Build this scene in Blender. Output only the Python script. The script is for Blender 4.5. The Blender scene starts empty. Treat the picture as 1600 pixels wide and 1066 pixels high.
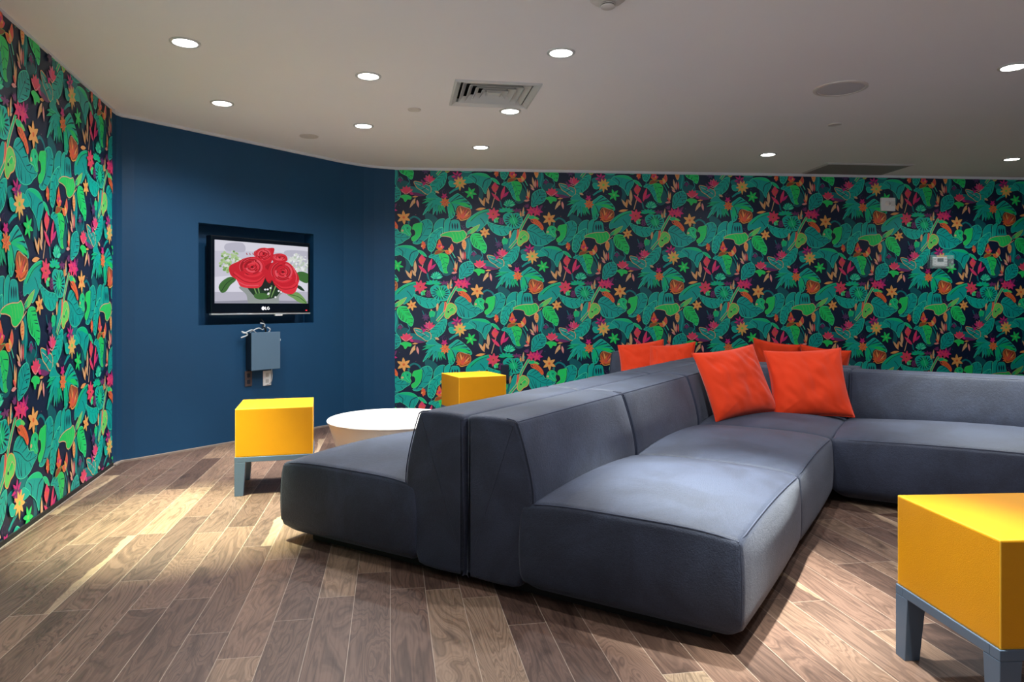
import bpy, math, random
from math import sin, cos, pi, radians, sqrt, atan2
from mathutils import Vector, Matrix, geometry, noise as mnoise

random.seed(7)
C = bpy.context.scene.collection
scene = bpy.context.scene
CEIL = 2.664

# ------------------------------------------------------------------ camera
cam_d = bpy.data.cameras.new('camera')
cam = bpy.data.objects.new('camera', cam_d)
C.objects.link(cam)
cam.location = (0, 0, 1.2)
cam.rotation_euler = (pi / 2, 0, 0)
cam_d.sensor_width = 36.0
cam_d.lens = 36.0 * 1106 / 1600
cam_d.shift_y = -(533 - 477) / 1600
cam_d.clip_start = 0.05
scene.camera = cam

# ------------------------------------------------------------------ world (dim daylight and added fill entering from the open side of the lounge)
world = bpy.data.worlds.new('world')
scene.world = world
world.use_nodes = True
_n = world.node_tree.nodes; _l = world.node_tree.links
bg = _n['Background']
SKY, LOW_FILL = 0.06, 1.25      # dim sky; the lower half is added fill that brightens the ceiling
_tc = _n.new('ShaderNodeTexCoord'); _sx = _n.new('ShaderNodeSeparateXYZ'); _mr = _n.new('ShaderNodeMapRange')
_mr.inputs[1].default_value = -0.06; _mr.inputs[2].default_value = 0.06
_mr.inputs[3].default_value = LOW_FILL; _mr.inputs[4].default_value = SKY
_l.new(_tc.outputs['Generated'], _sx.inputs[0]); _l.new(_sx.outputs[2], _mr.inputs[0]); _l.new(_mr.outputs[0], bg.inputs['Strength'])
bg.inputs['Color'].default_value = (0.93, 0.96, 1.0, 1)

# ------------------------------------------------------------------ view
scene.view_settings.view_transform = 'Standard'
scene.view_settings.look = 'None'
scene.view_settings.gamma = 1
scene.view_settings.use_curve_mapping = False
scene.view_settings.exposure = 0.08

SPOT_W = 440          # each recessed downlight
SPILL_W = 72
SPOT_COL = (0.97, 1.0, 0.90)
GREENISH = (0.90, 1.0, 0.66)     # two lamps with a greener tint than the rest
SPILL_COL = (0.96, 0.98, 1.0)
LENS = 14.0

# ------------------------------------------------------------------ material helpers
def lin(c):
    r = []
    for v in c[:3]:
        v = v / 255.0
        r.append(v / 12.92 if v <= 0.04045 else ((v + 0.055) / 1.055) ** 2.4)
    return (r[0], r[1], r[2], 1)

def newmat(name):
    m = bpy.data.materials.new(name)
    m.use_nodes = True
    return m, m.node_tree, m.node_tree.nodes['Principled BSDF']

def mat(name, rgb, rough=0.5, metal=0.0, spec=0.5, sheen=0.0, bump=0.0, bscale=200.0, var=0.0, vscale=4.0, emit=0.0, trans=0.0):
    m, nt, b = newmat(name)
    c = lin(rgb)
    b.inputs['Base Color'].default_value = c
    b.inputs['Roughness'].default_value = rough
    b.inputs['Metallic'].default_value = metal
    b.inputs['Specular IOR Level'].default_value = spec
    if sheen:
        b.inputs['Sheen Weight'].default_value = sheen
        b.inputs['Sheen Roughness'].default_value = 0.45
    if emit:
        b.inputs['Emission Color'].default_value = c
        b.inputs['Emission Strength'].default_value = emit
    if trans:
        b.inputs['Transmission Weight'].default_value = trans
    N = nt.nodes; L = nt.links
    if bump or var:
        tc = N.new('ShaderNodeTexCoord')
    if bump:
        n = N.new('ShaderNodeTexNoise'); n.inputs['Scale'].default_value = bscale
        n.inputs['Detail'].default_value = 3
        L.new(tc.outputs['Object'], n.inputs['Vector'])
        bp = N.new('ShaderNodeBump'); bp.inputs['Strength'].default_value = bump
        bp.inputs['Distance'].default_value = 0.004
        L.new(n.outputs['Fac'], bp.inputs['Height']); L.new(bp.outputs['Normal'], b.inputs['Normal'])
    if var:
        n2 = N.new('ShaderNodeTexNoise'); n2.inputs['Scale'].default_value = vscale
        n2.inputs['Detail'].default_value = 5; n2.inputs['Roughness'].default_value = 0.65
        L.new(tc.outputs['Object'], n2.inputs['Vector'])
        mx = N.new('ShaderNodeMix'); mx.data_type = 'RGBA'
        mx.inputs['A'].default_value = tuple(v * (1 - var) for v in c[:3]) + (1,)
        mx.inputs['B'].default_value = tuple(min(1, v * (1 + var)) for v in c[:3]) + (1,)
        L.new(n2.outputs['Fac'], mx.inputs['Factor'])
        L.new(mx.outputs['Result'], b.inputs['Base Color'])
    return m

class NT:
    """small helper for math nodes"""
    def __init__(s, nt): s.N = nt.nodes; s.L = nt.links
    def put(s, sock, v):
        if isinstance(v, (int, float)): sock.default_value = v
        else: s.L.new(v, sock)
    def m(s, op, a, b=None, c=None):
        n = s.N.new('ShaderNodeMath'); n.operation = op
        s.put(n.inputs[0], a)
        if b is not None: s.put(n.inputs[1], b)
        if c is not None: s.put(n.inputs[2], c)
        return n.outputs[0]
    def vec(s, x, y, z=0.0):
        n = s.N.new('ShaderNodeCombineXYZ')
        s.put(n.inputs[0], x); s.put(n.inputs[1], y); s.put(n.inputs[2], z)
        return n.outputs[0]
    def noise(s, v, scale=1.0, detail=2.0, rough=0.5, dist=0.0):
        n = s.N.new('ShaderNodeTexNoise'); n.inputs['Scale'].default_value = scale
        n.inputs['Detail'].default_value = detail; n.inputs['Roughness'].default_value = rough
        n.inputs['Distortion'].default_value = dist
        s.L.new(v, n.inputs['Vector']); return n.outputs['Fac']
    def white(s, v):
        n = s.N.new('ShaderNodeTexWhiteNoise'); n.noise_dimensions = '3D'
        s.L.new(v, n.inputs['Vector']); return n.outputs['Value'], n.outputs['Color']
    def ramp(s, f, stops, interp='LINEAR'):
        n = s.N.new('ShaderNodeValToRGB'); n.color_ramp.interpolation = interp
        e = n.color_ramp.elements
        while len(e) < len(stops): e.new(0.5)
        for el, (p, c) in zip(e, stops):
            el.position = p; el.color = c
        s.L.new(f, n.inputs['Fac']); return n.outputs['Color']
    def mix(s, f, a, b, blend='MIX'):
        n = s.N.new('ShaderNodeMix'); n.data_type = 'RGBA'; n.blend_type = blend
        s.put(n.inputs['Factor'], f)
        for k, v in (('A', a), ('B', b)):
            if isinstance(v, tuple): n.inputs[k].default_value = v
            else: s.L.new(v, n.inputs[k])
        return n.outputs['Result']
    def sstep(s, v, lo, hi):
        n = s.N.new('ShaderNodeMapRange'); n.interpolation_type = 'SMOOTHSTEP'
        s.put(n.inputs[0], v); n.inputs[1].default_value = lo; n.inputs[2].default_value = hi
        return n.outputs[0]

def floor_material():
    m, nt, b = newmat('walnut_planks')
    t = NT(nt)
    tc = t.N.new('ShaderNodeTexCoord')
    sp = t.N.new('ShaderNodeSeparateXYZ'); t.L.new(tc.outputs['Object'], sp.inputs[0])
    x, y = sp.outputs[0], sp.outputs[1]
    ph = radians(9.75)
    a = t.m('ADD', t.m('MULTIPLY', x, cos(ph)), t.m('MULTIPLY', y, sin(ph)))
    bb = t.m('SUBTRACT', t.m('MULTIPLY', y, cos(ph)), t.m('MULTIPLY', x, sin(ph)))
    W, L = 0.145, 0.95
    ra = t.m('DIVIDE', a, W)
    row = t.m('FLOOR', ra)
    fa = t.m('FRACT', ra)
    rv, rc = t.white(t.vec(row, 3.7, 1.3))
    rb = t.m('ADD', t.m('DIVIDE', bb, L), t.m('MULTIPLY', rv, 7.31))
    col = t.m('FLOOR', rb)
    fb = t.m('FRACT', rb)
    pv, pc = t.white(t.vec(row, col, 9.1))
    sc = t.N.new('ShaderNodeSeparateColor'); t.L.new(pc, sc.inputs[0])
    r1, r2, r3 = sc.outputs
    # seams, painted pale to stand for the highlights on the bevels
    da = t.m('MULTIPLY', t.m('SUBTRACT', 0.5, t.m('ABSOLUTE', t.m('SUBTRACT', fa, 0.5))), W)
    db = t.m('MULTIPLY', t.m('SUBTRACT', 0.5, t.m('ABSOLUTE', t.m('SUBTRACT', fb, 0.5))), L)
    d = t.m('MINIMUM', da, db)
    seam = t.m('SUBTRACT', 1.0, t.sstep(d, 0.0006, 0.0017))
    # grain
    off = t.m('MULTIPLY', pv, 53.0)
    g1 = t.noise(t.vec(t.m('MULTIPLY', a, 5.5), t.m('MULTIPLY', bb, 0.9), off), 1.0, 3.0, 0.5, 0.7)
    ring = t.m('SINE', t.m('MULTIPLY', g1, t.m('ADD', 90.0, t.m('MULTIPLY', r3, 110.0))))
    ring = t.sstep(ring, -0.2, 1.0)
    ring2 = t.sstep(t.m('SINE', t.m('MULTIPLY', g1, t.m('ADD', 320.0, t.m('MULTIPLY', r1, 160.0)))), -0.3, 1.0)
    fib = t.noise(t.vec(t.m('MULTIPLY', a, 130.0), t.m('MULTIPLY', bb, 5.0), off), 1.0, 3.0, 0.6)
    blot = t.noise(t.vec(t.m('MULTIPLY', a, 9.0), t.m('MULTIPLY', bb, 2.6), t.m('ADD', off, 11.0)), 1.0, 3.0, 0.6, 0.6)
    base = t.ramp(pv, [(0.0, lin((82, 62, 54))), (0.2, lin((105, 81, 70))), (0.45, lin((126, 99, 85))),
                       (0.65, lin((96, 75, 67))), (0.86, lin((138, 111, 93))), (0.94, lin((142, 117, 98))), (1.0, lin((156, 134, 112)))])
    colr = t.mix(t.m('MULTIPLY', ring, 0.42), base, t.mix(1.0, base, (0.30, 0.27, 0.27, 1), 'MULTIPLY'))
    colr = t.mix(t.m('MULTIPLY', ring2, 0.3), colr, t.mix(1.0, colr, (0.42, 0.38, 0.37, 1), 'MULTIPLY'))
    colr = t.mix(t.m('MULTIPLY', t.sstep(fib, 0.45, 0.75), 0.45), colr, t.mix(1.0, colr, (0.5, 0.47, 0.46, 1), 'MULTIPLY'))
    colr = t.mix(t.m('MULTIPLY', t.sstep(blot, 0.54, 0.70), 0.62), colr, t.mix(1.0, colr, (0.40, 0.38, 0.40, 1), 'MULTIPLY'))
    # pale sapwood along one edge of some boards
    sw = t.m('ADD', fa, t.m('MULTIPLY', t.m('SUBTRACT', blot, 0.5), 0.9))
    sap = t.m('MULTIPLY', t.sstep(sw, 0.72, 0.78), t.m('GREATER_THAN', r2, 0.90))
    colr = t.mix(t.m('MULTIPLY', sap, 0.4), colr, t.mix(t.m('MULTIPLY', ring, 0.35), lin((196, 170, 140)), lin((150, 122, 98))))
    colr = t.mix(t.m("MULTIPLY", seam, 0.42), colr, lin((214, 196, 178)))
    t.L.new(colr, b.inputs['Base Color'])
    t.L.new(t.m('ADD', 0.36, t.m('MULTIPLY', fib, 0.2)), b.inputs['Roughness'])
    bp = t.N.new('ShaderNodeBump'); bp.inputs['Strength'].default_value = 0.12; bp.inputs['Distance'].default_value = 0.002
    t.L.new(t.m('SUBTRACT', fib, t.m('MULTIPLY', seam, 1.5)), bp.inputs['Height'])
    t.L.new(bp.outputs['Normal'], b.inputs['Normal'])
    b.inputs['Specular IOR Level'].default_value = 0.4
    return m

def fabric_material(name, rgb, rgb2, sheen):
    m, nt, b = newmat(name)
    t = NT(nt)
    tc = t.N.new('ShaderNodeTexCoord')
    v = tc.outputs['Object']
    n1 = t.noise(v, 3.5, 5, 0.6, 0.8)
    n2 = t.noise(v, 210, 3, 0.7)
    n3 = t.noise(v, 60, 3, 0.7)
    colr = t.mix(t.sstep(n1, 0.3, 0.72), lin(rgb), lin(rgb2))
    colr = t.mix(t.m('MULTIPLY', t.sstep(n2, 0.35, 0.7), 0.6), colr, t.mix(1.0, colr, (0.45, 0.45, 0.48, 1), 'MULTIPLY'))
    t.L.new(colr, b.inputs['Base Color'])
    b.inputs['Roughness'].default_value = 0.62
    b.inputs['Specular IOR Level'].default_value = 0.35
    b.inputs['Sheen Weight'].default_value = sheen
    b.inputs['Sheen Roughness'].default_value = 0.4
    b.inputs['Sheen Tint'].default_value = (0.75, 0.8, 0.95, 1)
    bp = t.N.new('ShaderNodeBump'); bp.inputs['Strength'].default_value = 0.5; bp.inputs['Distance'].default_value = 0.004
    t.L.new(t.m('ADD', n2, t.m('MULTIPLY', n3, 0.8)), bp.inputs['Height'])
    t.L.new(bp.outputs['Normal'], b.inputs['Normal'])
    return m

M = {}
M['floor'] = floor_material()
M['fabric'] = fabric_material('slate_velour', (42, 48, 65), (57, 65, 86), 0.22)
M['piping'] = mat('slate_piping', (50, 56, 76), 0.7)
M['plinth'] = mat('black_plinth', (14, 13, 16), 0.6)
M['ceiling'] = mat('matt_ceiling_paint', (238, 236, 236), 0.85, spec=0.2, var=0.02, vscale=1.2)
M['trimw'] = mat('pale_trim', (214, 218, 226), 0.6)
M['blue'] = mat('navy_wall_paint', (19, 66, 102), 0.55, spec=0.35, var=0.10, vscale=2.5, bump=0.08, bscale=260)
M['bluet'] = mat('raw_wall_edge', (140, 124, 114), 0.8, var=0.25, vscale=30)
M['dark'] = mat('dark_strip', (26, 24, 26), 0.7)  # low dark strips at the foot of the papered walls
M['plainwall'] = mat('plain_wall', (34, 42, 46), 0.8)
M['white'] = mat('white_plastic', (242, 242, 242), 0.4)
M['lightgrey'] = mat('grille_enamel', (196, 196, 194), 0.5)
M['sprk'] = mat('cover_plate_enamel', (206, 200, 194), 0.5)
M['spk'] = mat('speaker_grille', (192, 190, 192), 0.7, bump=0.3, bscale=500)
M['retgrey'] = mat('return_grille', (138, 134, 134), 0.6, bump=0.2, bscale=120)
M['black'] = mat('black', (8, 8, 10), 0.5)
M['yellow'] = mat('yellow_leather', (216, 146, 4), 0.5, spec=0.35, bump=0.25, bscale=420, var=0.05, vscale=8)
M['yellowe'] = mat('yellow_edge', (250, 190, 50), 0.5)
M['legs'] = mat('blue_grey_lacquer', (82, 100, 122), 0.45, var=0.05)
M['tablew'] = mat('white_lacquer', (238, 234, 230), 0.35)
M['orange'] = mat('orange_cotton', (214, 56, 17), 0.85, spec=0.2, sheen=0.3, bump=0.25, bscale=380, var=0.06, vscale=6)
M['tvblack'] = mat('gloss_black', (10, 18, 28), 0.15)
M['silver'] = mat('silver_strip', (200, 205, 210), 0.3, metal=0.6)
M['boxgrey'] = mat('grey_enclosure', (84, 110, 132), 0.5)
M['boxdark'] = mat('enclosure_side', (14, 30, 46), 0.5)
M['brownmetal'] = mat('tarnished_metal', (96, 84, 84), 0.4, metal=0.5, var=0.3, vscale=60)
M['cable'] = mat('pale_cable', (190, 196, 200), 0.5)
M['cablek'] = mat('black_cable', (14, 16, 20), 0.5)
M['navybox'] = mat('navy_plastic', (18, 34, 54), 0.5)
M['screenlcd'] = mat('lcd', (62, 70, 74), 0.2)
m, nt, b = newmat('clear_plastic'); b.inputs['Base Color'].default_value = (0.75, 0.92, 0.92, 1)
b.inputs['Roughness'].default_value = 0.05; b.inputs['Alpha'].default_value = 0.14; M['clear'] = m
m, nt, b = newmat('lamp_lens'); b.inputs['Base Color'].default_value = (1, 1, 1, 1)
b.inputs['Emission Color'].default_value = (1, 0.98, 0.94, 1); b.inputs['Emission Strength'].default_value = LENS; M['lens'] = m
m, nt, b = newmat('logo_glow'); b.inputs['Base Color'].default_value = (1, 1, 1, 1)  # glow given to the maker's mark, no lamp behind it
b.inputs['Emission Color'].default_value = (1, 1, 1, 1); b.inputs['Emission Strength'].default_value = 1.2; M['logoglow'] = m

# ------------------------------------------------------------------ mesh helper
class MB:
    def __init__(s): s.v = []; s.f = []; s.mi = []
    def add(s, verts, faces, mi=0):
        o = len(s.v); s.v += [tuple(p) for p in verts]
        for f in faces: s.f.append([i + o for i in f]); s.mi.append(mi)
        return s
    def box(s, x0, x1, y0, y1, z0, z1, mi=0):
        v = [(x, y, z) for z in (z0, z1) for y in (y0, y1) for x in (x0, x1)]
        return s.add(v, [(0, 2, 3, 1), (4, 5, 7, 6), (0, 1, 5, 4), (2, 6, 7, 3), (0, 4, 6, 2), (1, 3, 7, 5)], mi)
    def tube(s, path, r, n=8, closed=False, mi=0):
        P = [Vector(p) for p in path]; k = len(P); rings = []
        up = Vector((0, 0, 1))
        for i in range(k):
            if closed: t = P[(i + 1) % k] - P[i - 1]
            else: t = P[min(i + 1, k - 1)] - P[max(i - 1, 0)]
            t.normalize()
            u = up if abs(t.dot(up)) < 0.9 else Vector((1, 0, 0))
            a = t.cross(u).normalized(); bb = t.cross(a).normalized()
            rings.append([P[i] + a * (r * cos(2 * pi * j / n)) + bb * (r * sin(2 * pi * j / n)) for j in range(n)])
        vs = [p for rg in rings for p in rg]; fs = []
        for i in range(k if closed else k - 1):
            for j in range(n):
                a0 = i * n + j; a1 = i * n + (j + 1) % n; i2 = ((i + 1) % k) * n
                fs.append((a0, a1, i2 + (j + 1) % n, i2 + j))
        if not closed:
            fs.append(tuple(range(n))[::-1]); fs.append(tuple((k - 1) * n + j for j in range(n)))
        return s.add(vs, fs, mi)
    def lathe(s, prof, n=48, cx=0, cy=0, mi=0):
        vs = []; fs = []
        for (r, z) in prof:
            for j in range(n):
                a = 2 * pi * j / n; vs.append((cx + r * cos(a), cy + r * sin(a), z))
        for i in range(len(prof) - 1):
            for j in range(n):
                fs.append((i * n + j, i * n + (j + 1) % n, (i + 1) * n + (j + 1) % n, (i + 1) * n + j))
        fs.append(tuple(range(n))[::-1]); fs.append(tuple((len(prof) - 1) * n + j for j in range(n)))
        return s.add(vs, fs, mi)
    def build(s, name, mats, parent=None, smooth=False, bevel=0.0, seg=2, loc=None, angle=40):
        me = bpy.data.meshes.new(name)
        me.from_pydata(s.v, [], s.f)
        if not isinstance(mats, (list, tuple)): mats = [mats]
        for mm in mats: me.materials.append(mm)
        me.polygons.foreach_set('material_index', s.mi)
        if smooth: me.polygons.foreach_set('use_smooth', [True] * len(me.polygons))
        me.update()
        if smooth and angle: me.set_sharp_from_angle(angle=radians(angle))
        o = bpy.data.objects.new(name, me); C.objects.link(o)
        if parent: o.parent = parent
        if loc: o.location = loc
        if bevel:
            bm = o.modifiers.new('bevel', 'BEVEL'); bm.width = bevel; bm.segments = seg; bm.limit_method = 'ANGLE'
        return o

def tag(o, label, cat, group=None, kind=None):
    o['label'] = label; o['category'] = cat
    if group: o['group'] = group
    if kind: o['kind'] = kind
    return o
def thing(name, label, cat, loc=(0, 0, 0), rz=0.0, group=None):
    o = bpy.data.objects.new(name, None); C.objects.link(o); o.empty_display_size = 0.1
    o.location = loc; o.rotation_euler = (0, 0, rz)
    return tag(o, label, cat, group)
def structure(o, label, cat):
    o['kind'] = 'structure'; o['label'] = label; o['category'] = cat
    return o
def copy_tree(o, parent=None):
    c = o.copy(); C.objects.link(c)
    if parent: c.parent = parent
    for ch in list(o.children): copy_tree(ch, c)
    return c

# ------------------------------------------------------------------ room plan
LA = Vector((-2.535, 3.50)); LD = Vector((-0.24382, 0.96982))        # patterned left wall, t = distance along
LEND = 1.825
BL0 = Vector((-2.95, 5.47)); BLD = Vector((0.581, 0.814)); BLR = atan2(0.814, 0.581)   # navy wall
BW0 = Vector((-1.246, 7.53)); BWD = Vector((0.9964, 0.0847)); BWR = atan2(0.0847, 0.9964)   # patterned back wall
BWLEN = 9.0
plan_left = [LA + LD * (-7.0), LA + LD * LEND]
pend = LA + LD * LEND
blue_plan = [pend, Vector((-3.002, 5.37)), Vector((-2.992, 5.43)), Vector((-2.95, 5.47)) + BLD * 0.03]
blue_straight = (0.03, 2.13)
p2 = BL0 + BLD * 2.13
blue_curve = [p2, Vector((-1.625, 7.295)), Vector((-1.545, 7.375)), Vector((-1.45, 7.44)), Vector((-1.35, 7.49)), BW0.copy()]
bw_end = BW0 + BWD * BWLEN

# floor
outline = [plan_left[0]] + blue_plan + blue_curve + [bw_end, Vector((8.2, -3.4))]
def flat_poly(name, pts, z, mt, holes=(), flip=False):
    loops = [[Vector((p[0], p[1], 0)) for p in pts]] + [[Vector((p[0], p[1], 0)) for p in h] for h in holes]
    tris = geometry.tessellate_polygon(loops)
    vs = [(p.x, p.y, z) for l in loops for p in l]
    mb = MB()
    fs = []
    for t in tris:
        a, b_, c = (Vector(vs[i]) for i in t)
        up = (b_ - a).cross(c - a).z > 0
        fs.append(tuple(t) if up != flip else tuple(reversed(t)))
    mb.add(vs, fs)
    return mb.build(name, mt)
structure(flat_poly('floor', outline, 0.0, M['floor']), 'brown walnut plank floor with thin pale highlights painted along the joints', 'floor')

# ceiling with openings for the air diffuser and the return grille
def rect_pts(cx, cy, hx, hy, rz):
    return [(cx + x * cos(rz) - y * sin(rz), cy + x * sin(rz) + y * cos(rz)) for x, y in ((-hx, -hy), (hx, -hy), (hx, hy), (-hx, hy))]
VENT = (-0.128, 4.911, radians(9.0)); VH = 0.288
RET = (3.69, 7.585, BWR)
ceil_holes = [rect_pts(VENT[0], VENT[1], VH - 0.02, VH - 0.02, VENT[2])]
structure(flat_poly('ceiling', outline, CEIL, M['ceiling'], ceil_holes, flip=True), 'smooth off white ceiling with recessed lights', 'ceiling')

# ------------------------------------------------------------------ printed jungle wallpaper: flat printed shapes
PAL = dict(
    navy=(14, 32, 62), darkteal=(8, 96, 104), shade=(4, 126, 128), teal=(0, 166, 156), teal2=(0, 180, 162), green=(0, 200, 132),
    bright=(30, 214, 104), lime=(110, 216, 104), mint=(84, 226, 176), ink=(8, 44, 70), tan=(222, 176, 132), peach=(240, 168, 98),
    yellow=(238, 186, 88), orange=(232, 108, 56), coral=(230, 88, 82), pink=(232, 64, 112), magenta=(206, 40, 126),
    purple=(116, 52, 108), violet=(84, 58, 104), blush=(232, 152, 148), bronze=(158, 80, 46))
PKEYS = list(PAL)

def smooth_path(pts, closed, n=5):
    P = [Vector((p[0], p[1])) for p in pts]; k = len(P); out = []
    rng = range(k) if closed else range(k - 1)
    for i in rng:
        if closed: p0, p1, p2_, p3 = P[i - 1], P[i], P[(i + 1) % k], P[(i + 2) % k]
        else: p0, p1, p2_, p3 = P[max(i - 1, 0)], P[i], P[i + 1], P[min(i + 2, k - 1)]
        for j in range(n):
            t = j / n
            out.append(0.5 * ((2 * p1) + (p2_ - p0) * t + (2 * p0 - 5 * p1 + 4 * p2_ - p3) * t * t + (3 * p1 - p0 - 3 * p2_ + p3) * t ** 3))
    if not closed: out.append(P[-1])
    return out

class Flat:
    """layers of flat printed shapes; each layer lies a hair above the last"""
    def __init__(s): s.layers = []          # (color key, [triangles])
    def raw(s, P, col):
        if len(P) < 3: return
        tr = geometry.tessellate_polygon([[Vector((p[0], p[1], 0)) for p in P]])
        s.layers.append((col, [(P[a], P[b_], P[c]) for a, b_, c in tr]))
    def poly(s, pts, col, smooth=True, edge=None, ew=6):
        P = smooth_path(pts, True) if smooth else [Vector((p[0], p[1])) for p in pts]
        if edge: s.stroke(P, edge, ew * 2, closed=True, smooth=False)
        s.raw(P, col); return P
    def stroke(s, pts, col, w, w2=None, closed=False, smooth=True):
        P = smooth_path(pts, closed) if smooth else [Vector((p[0], p[1])) for p in pts]
        k = len(P); Lf = []; Rt = []
        for i in range(k):
            t = (P[(i + 1) % k] - P[i - 1]) if closed else (P[min(i + 1, k - 1)] - P[max(i - 1, 0)])
            if t.length < 1e-6: t = Vector((1, 0))
            t.normalize(); nrm = Vector((-t.y, t.x))
            ww = w if w2 is None else w + (w2 - w) * i / max(1, k - 1)
            Lf.append(P[i] + nrm * ww / 2); Rt.append(P[i] - nrm * ww / 2)
        tris = []
        for i in range(k if closed else k - 1):
            j = (i + 1) % k
            tris += [(Lf[i], Rt[i], Rt[j]), (Lf[i], Rt[j], Lf[j])]
        s.layers.append((col, tris))
    def blade(s, x0, y0, x1, y1, w, col, bend=0.0, edge=None, rib=None):
        a = Vector((x0, y0)); b_ = Vector((x1, y1)); d = b_ - a; n = Vector((-d.y, d.x)).normalized()
        def pt(t, o): return a + d * t + n * (o + bend * d.length * 4 * t * (1 - t))
        pr = [(0, 0.12), (0.2, 0.75), (0.45, 1.0), (0.7, 0.75), (0.9, 0.28)]
        L_ = [pt(t, w / 2 * k) for t, k in pr]; R_ = [pt(t, -w / 2 * k) for t, k in reversed(pr)]
        s.poly(L_ + [pt(1, 0)] + R_, col, True, edge, 4)
        if rib: s.stroke([pt(0.05, 0), pt(0.5, 0), pt(0.92, 0)], rib, 5, 2)
    def star(s, cx, cy, r, n, col, w=0.5, rot=0.0, core=None, edge=None, squash=1.0):
        for i in range(n):
            a = rot + 2 * pi * i / n
            s.blade(cx, cy, cx + r * 1.06 * cos(a), cy + r * 1.06 * sin(a) * squash, r * w * 0.84, col, 0, edge)
        if core: s.disc(cx, cy, r * 0.2, core)
    def disc(s, cx, cy, r, col, n=10, ry=None):
        ry = ry or r
        s.raw([Vector((cx + r * cos(2 * pi * i / n), cy + ry * sin(2 * pi * i / n))) for i in range(n)], col)
    def leaf(s, pts, col, edge='mint', ew=5, rib=None, veins=0, vcol='ink', ribw=8, vang=50):
        P = s.poly(pts, col, True, edge, ew)
        if rib:
            R = smooth_path(rib, False, 6)
            if veins:
                for i in range(veins):
                    k = int((i + 0.7) / (veins + 0.4) * (len(R) - 1))
                    k = max(1, min(len(R) - 2, k))
                    t = (R[k + 1] - R[k - 1]).normalized()
                    for sg in (-1, 1):
                        ca, sa = cos(radians(vang)), sin(radians(vang)) * sg
                        d = Vector((t.x * ca - t.y * sa, t.x * sa + t.y * ca))
                        best = None
                        for q in range(len(P)):
                            h = geometry.intersect_line_line_2d(R[k] + d * 3, R[k] + d * 600, P[q], P[(q + 1) % len(P)])
                            if h is not None:
                                l = (h - R[k]).length
                                best = l if best is None or l < best else best
                        if best and best > 18:
                            s.stroke([R[k] + d * best * 0.22, R[k] + d * best * 0.92], 'ink', 4, 9, smooth=False)
            s.stroke([tuple(p) for p in R], vcol, ribw, ribw * 0.5, smooth=False)

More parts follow.
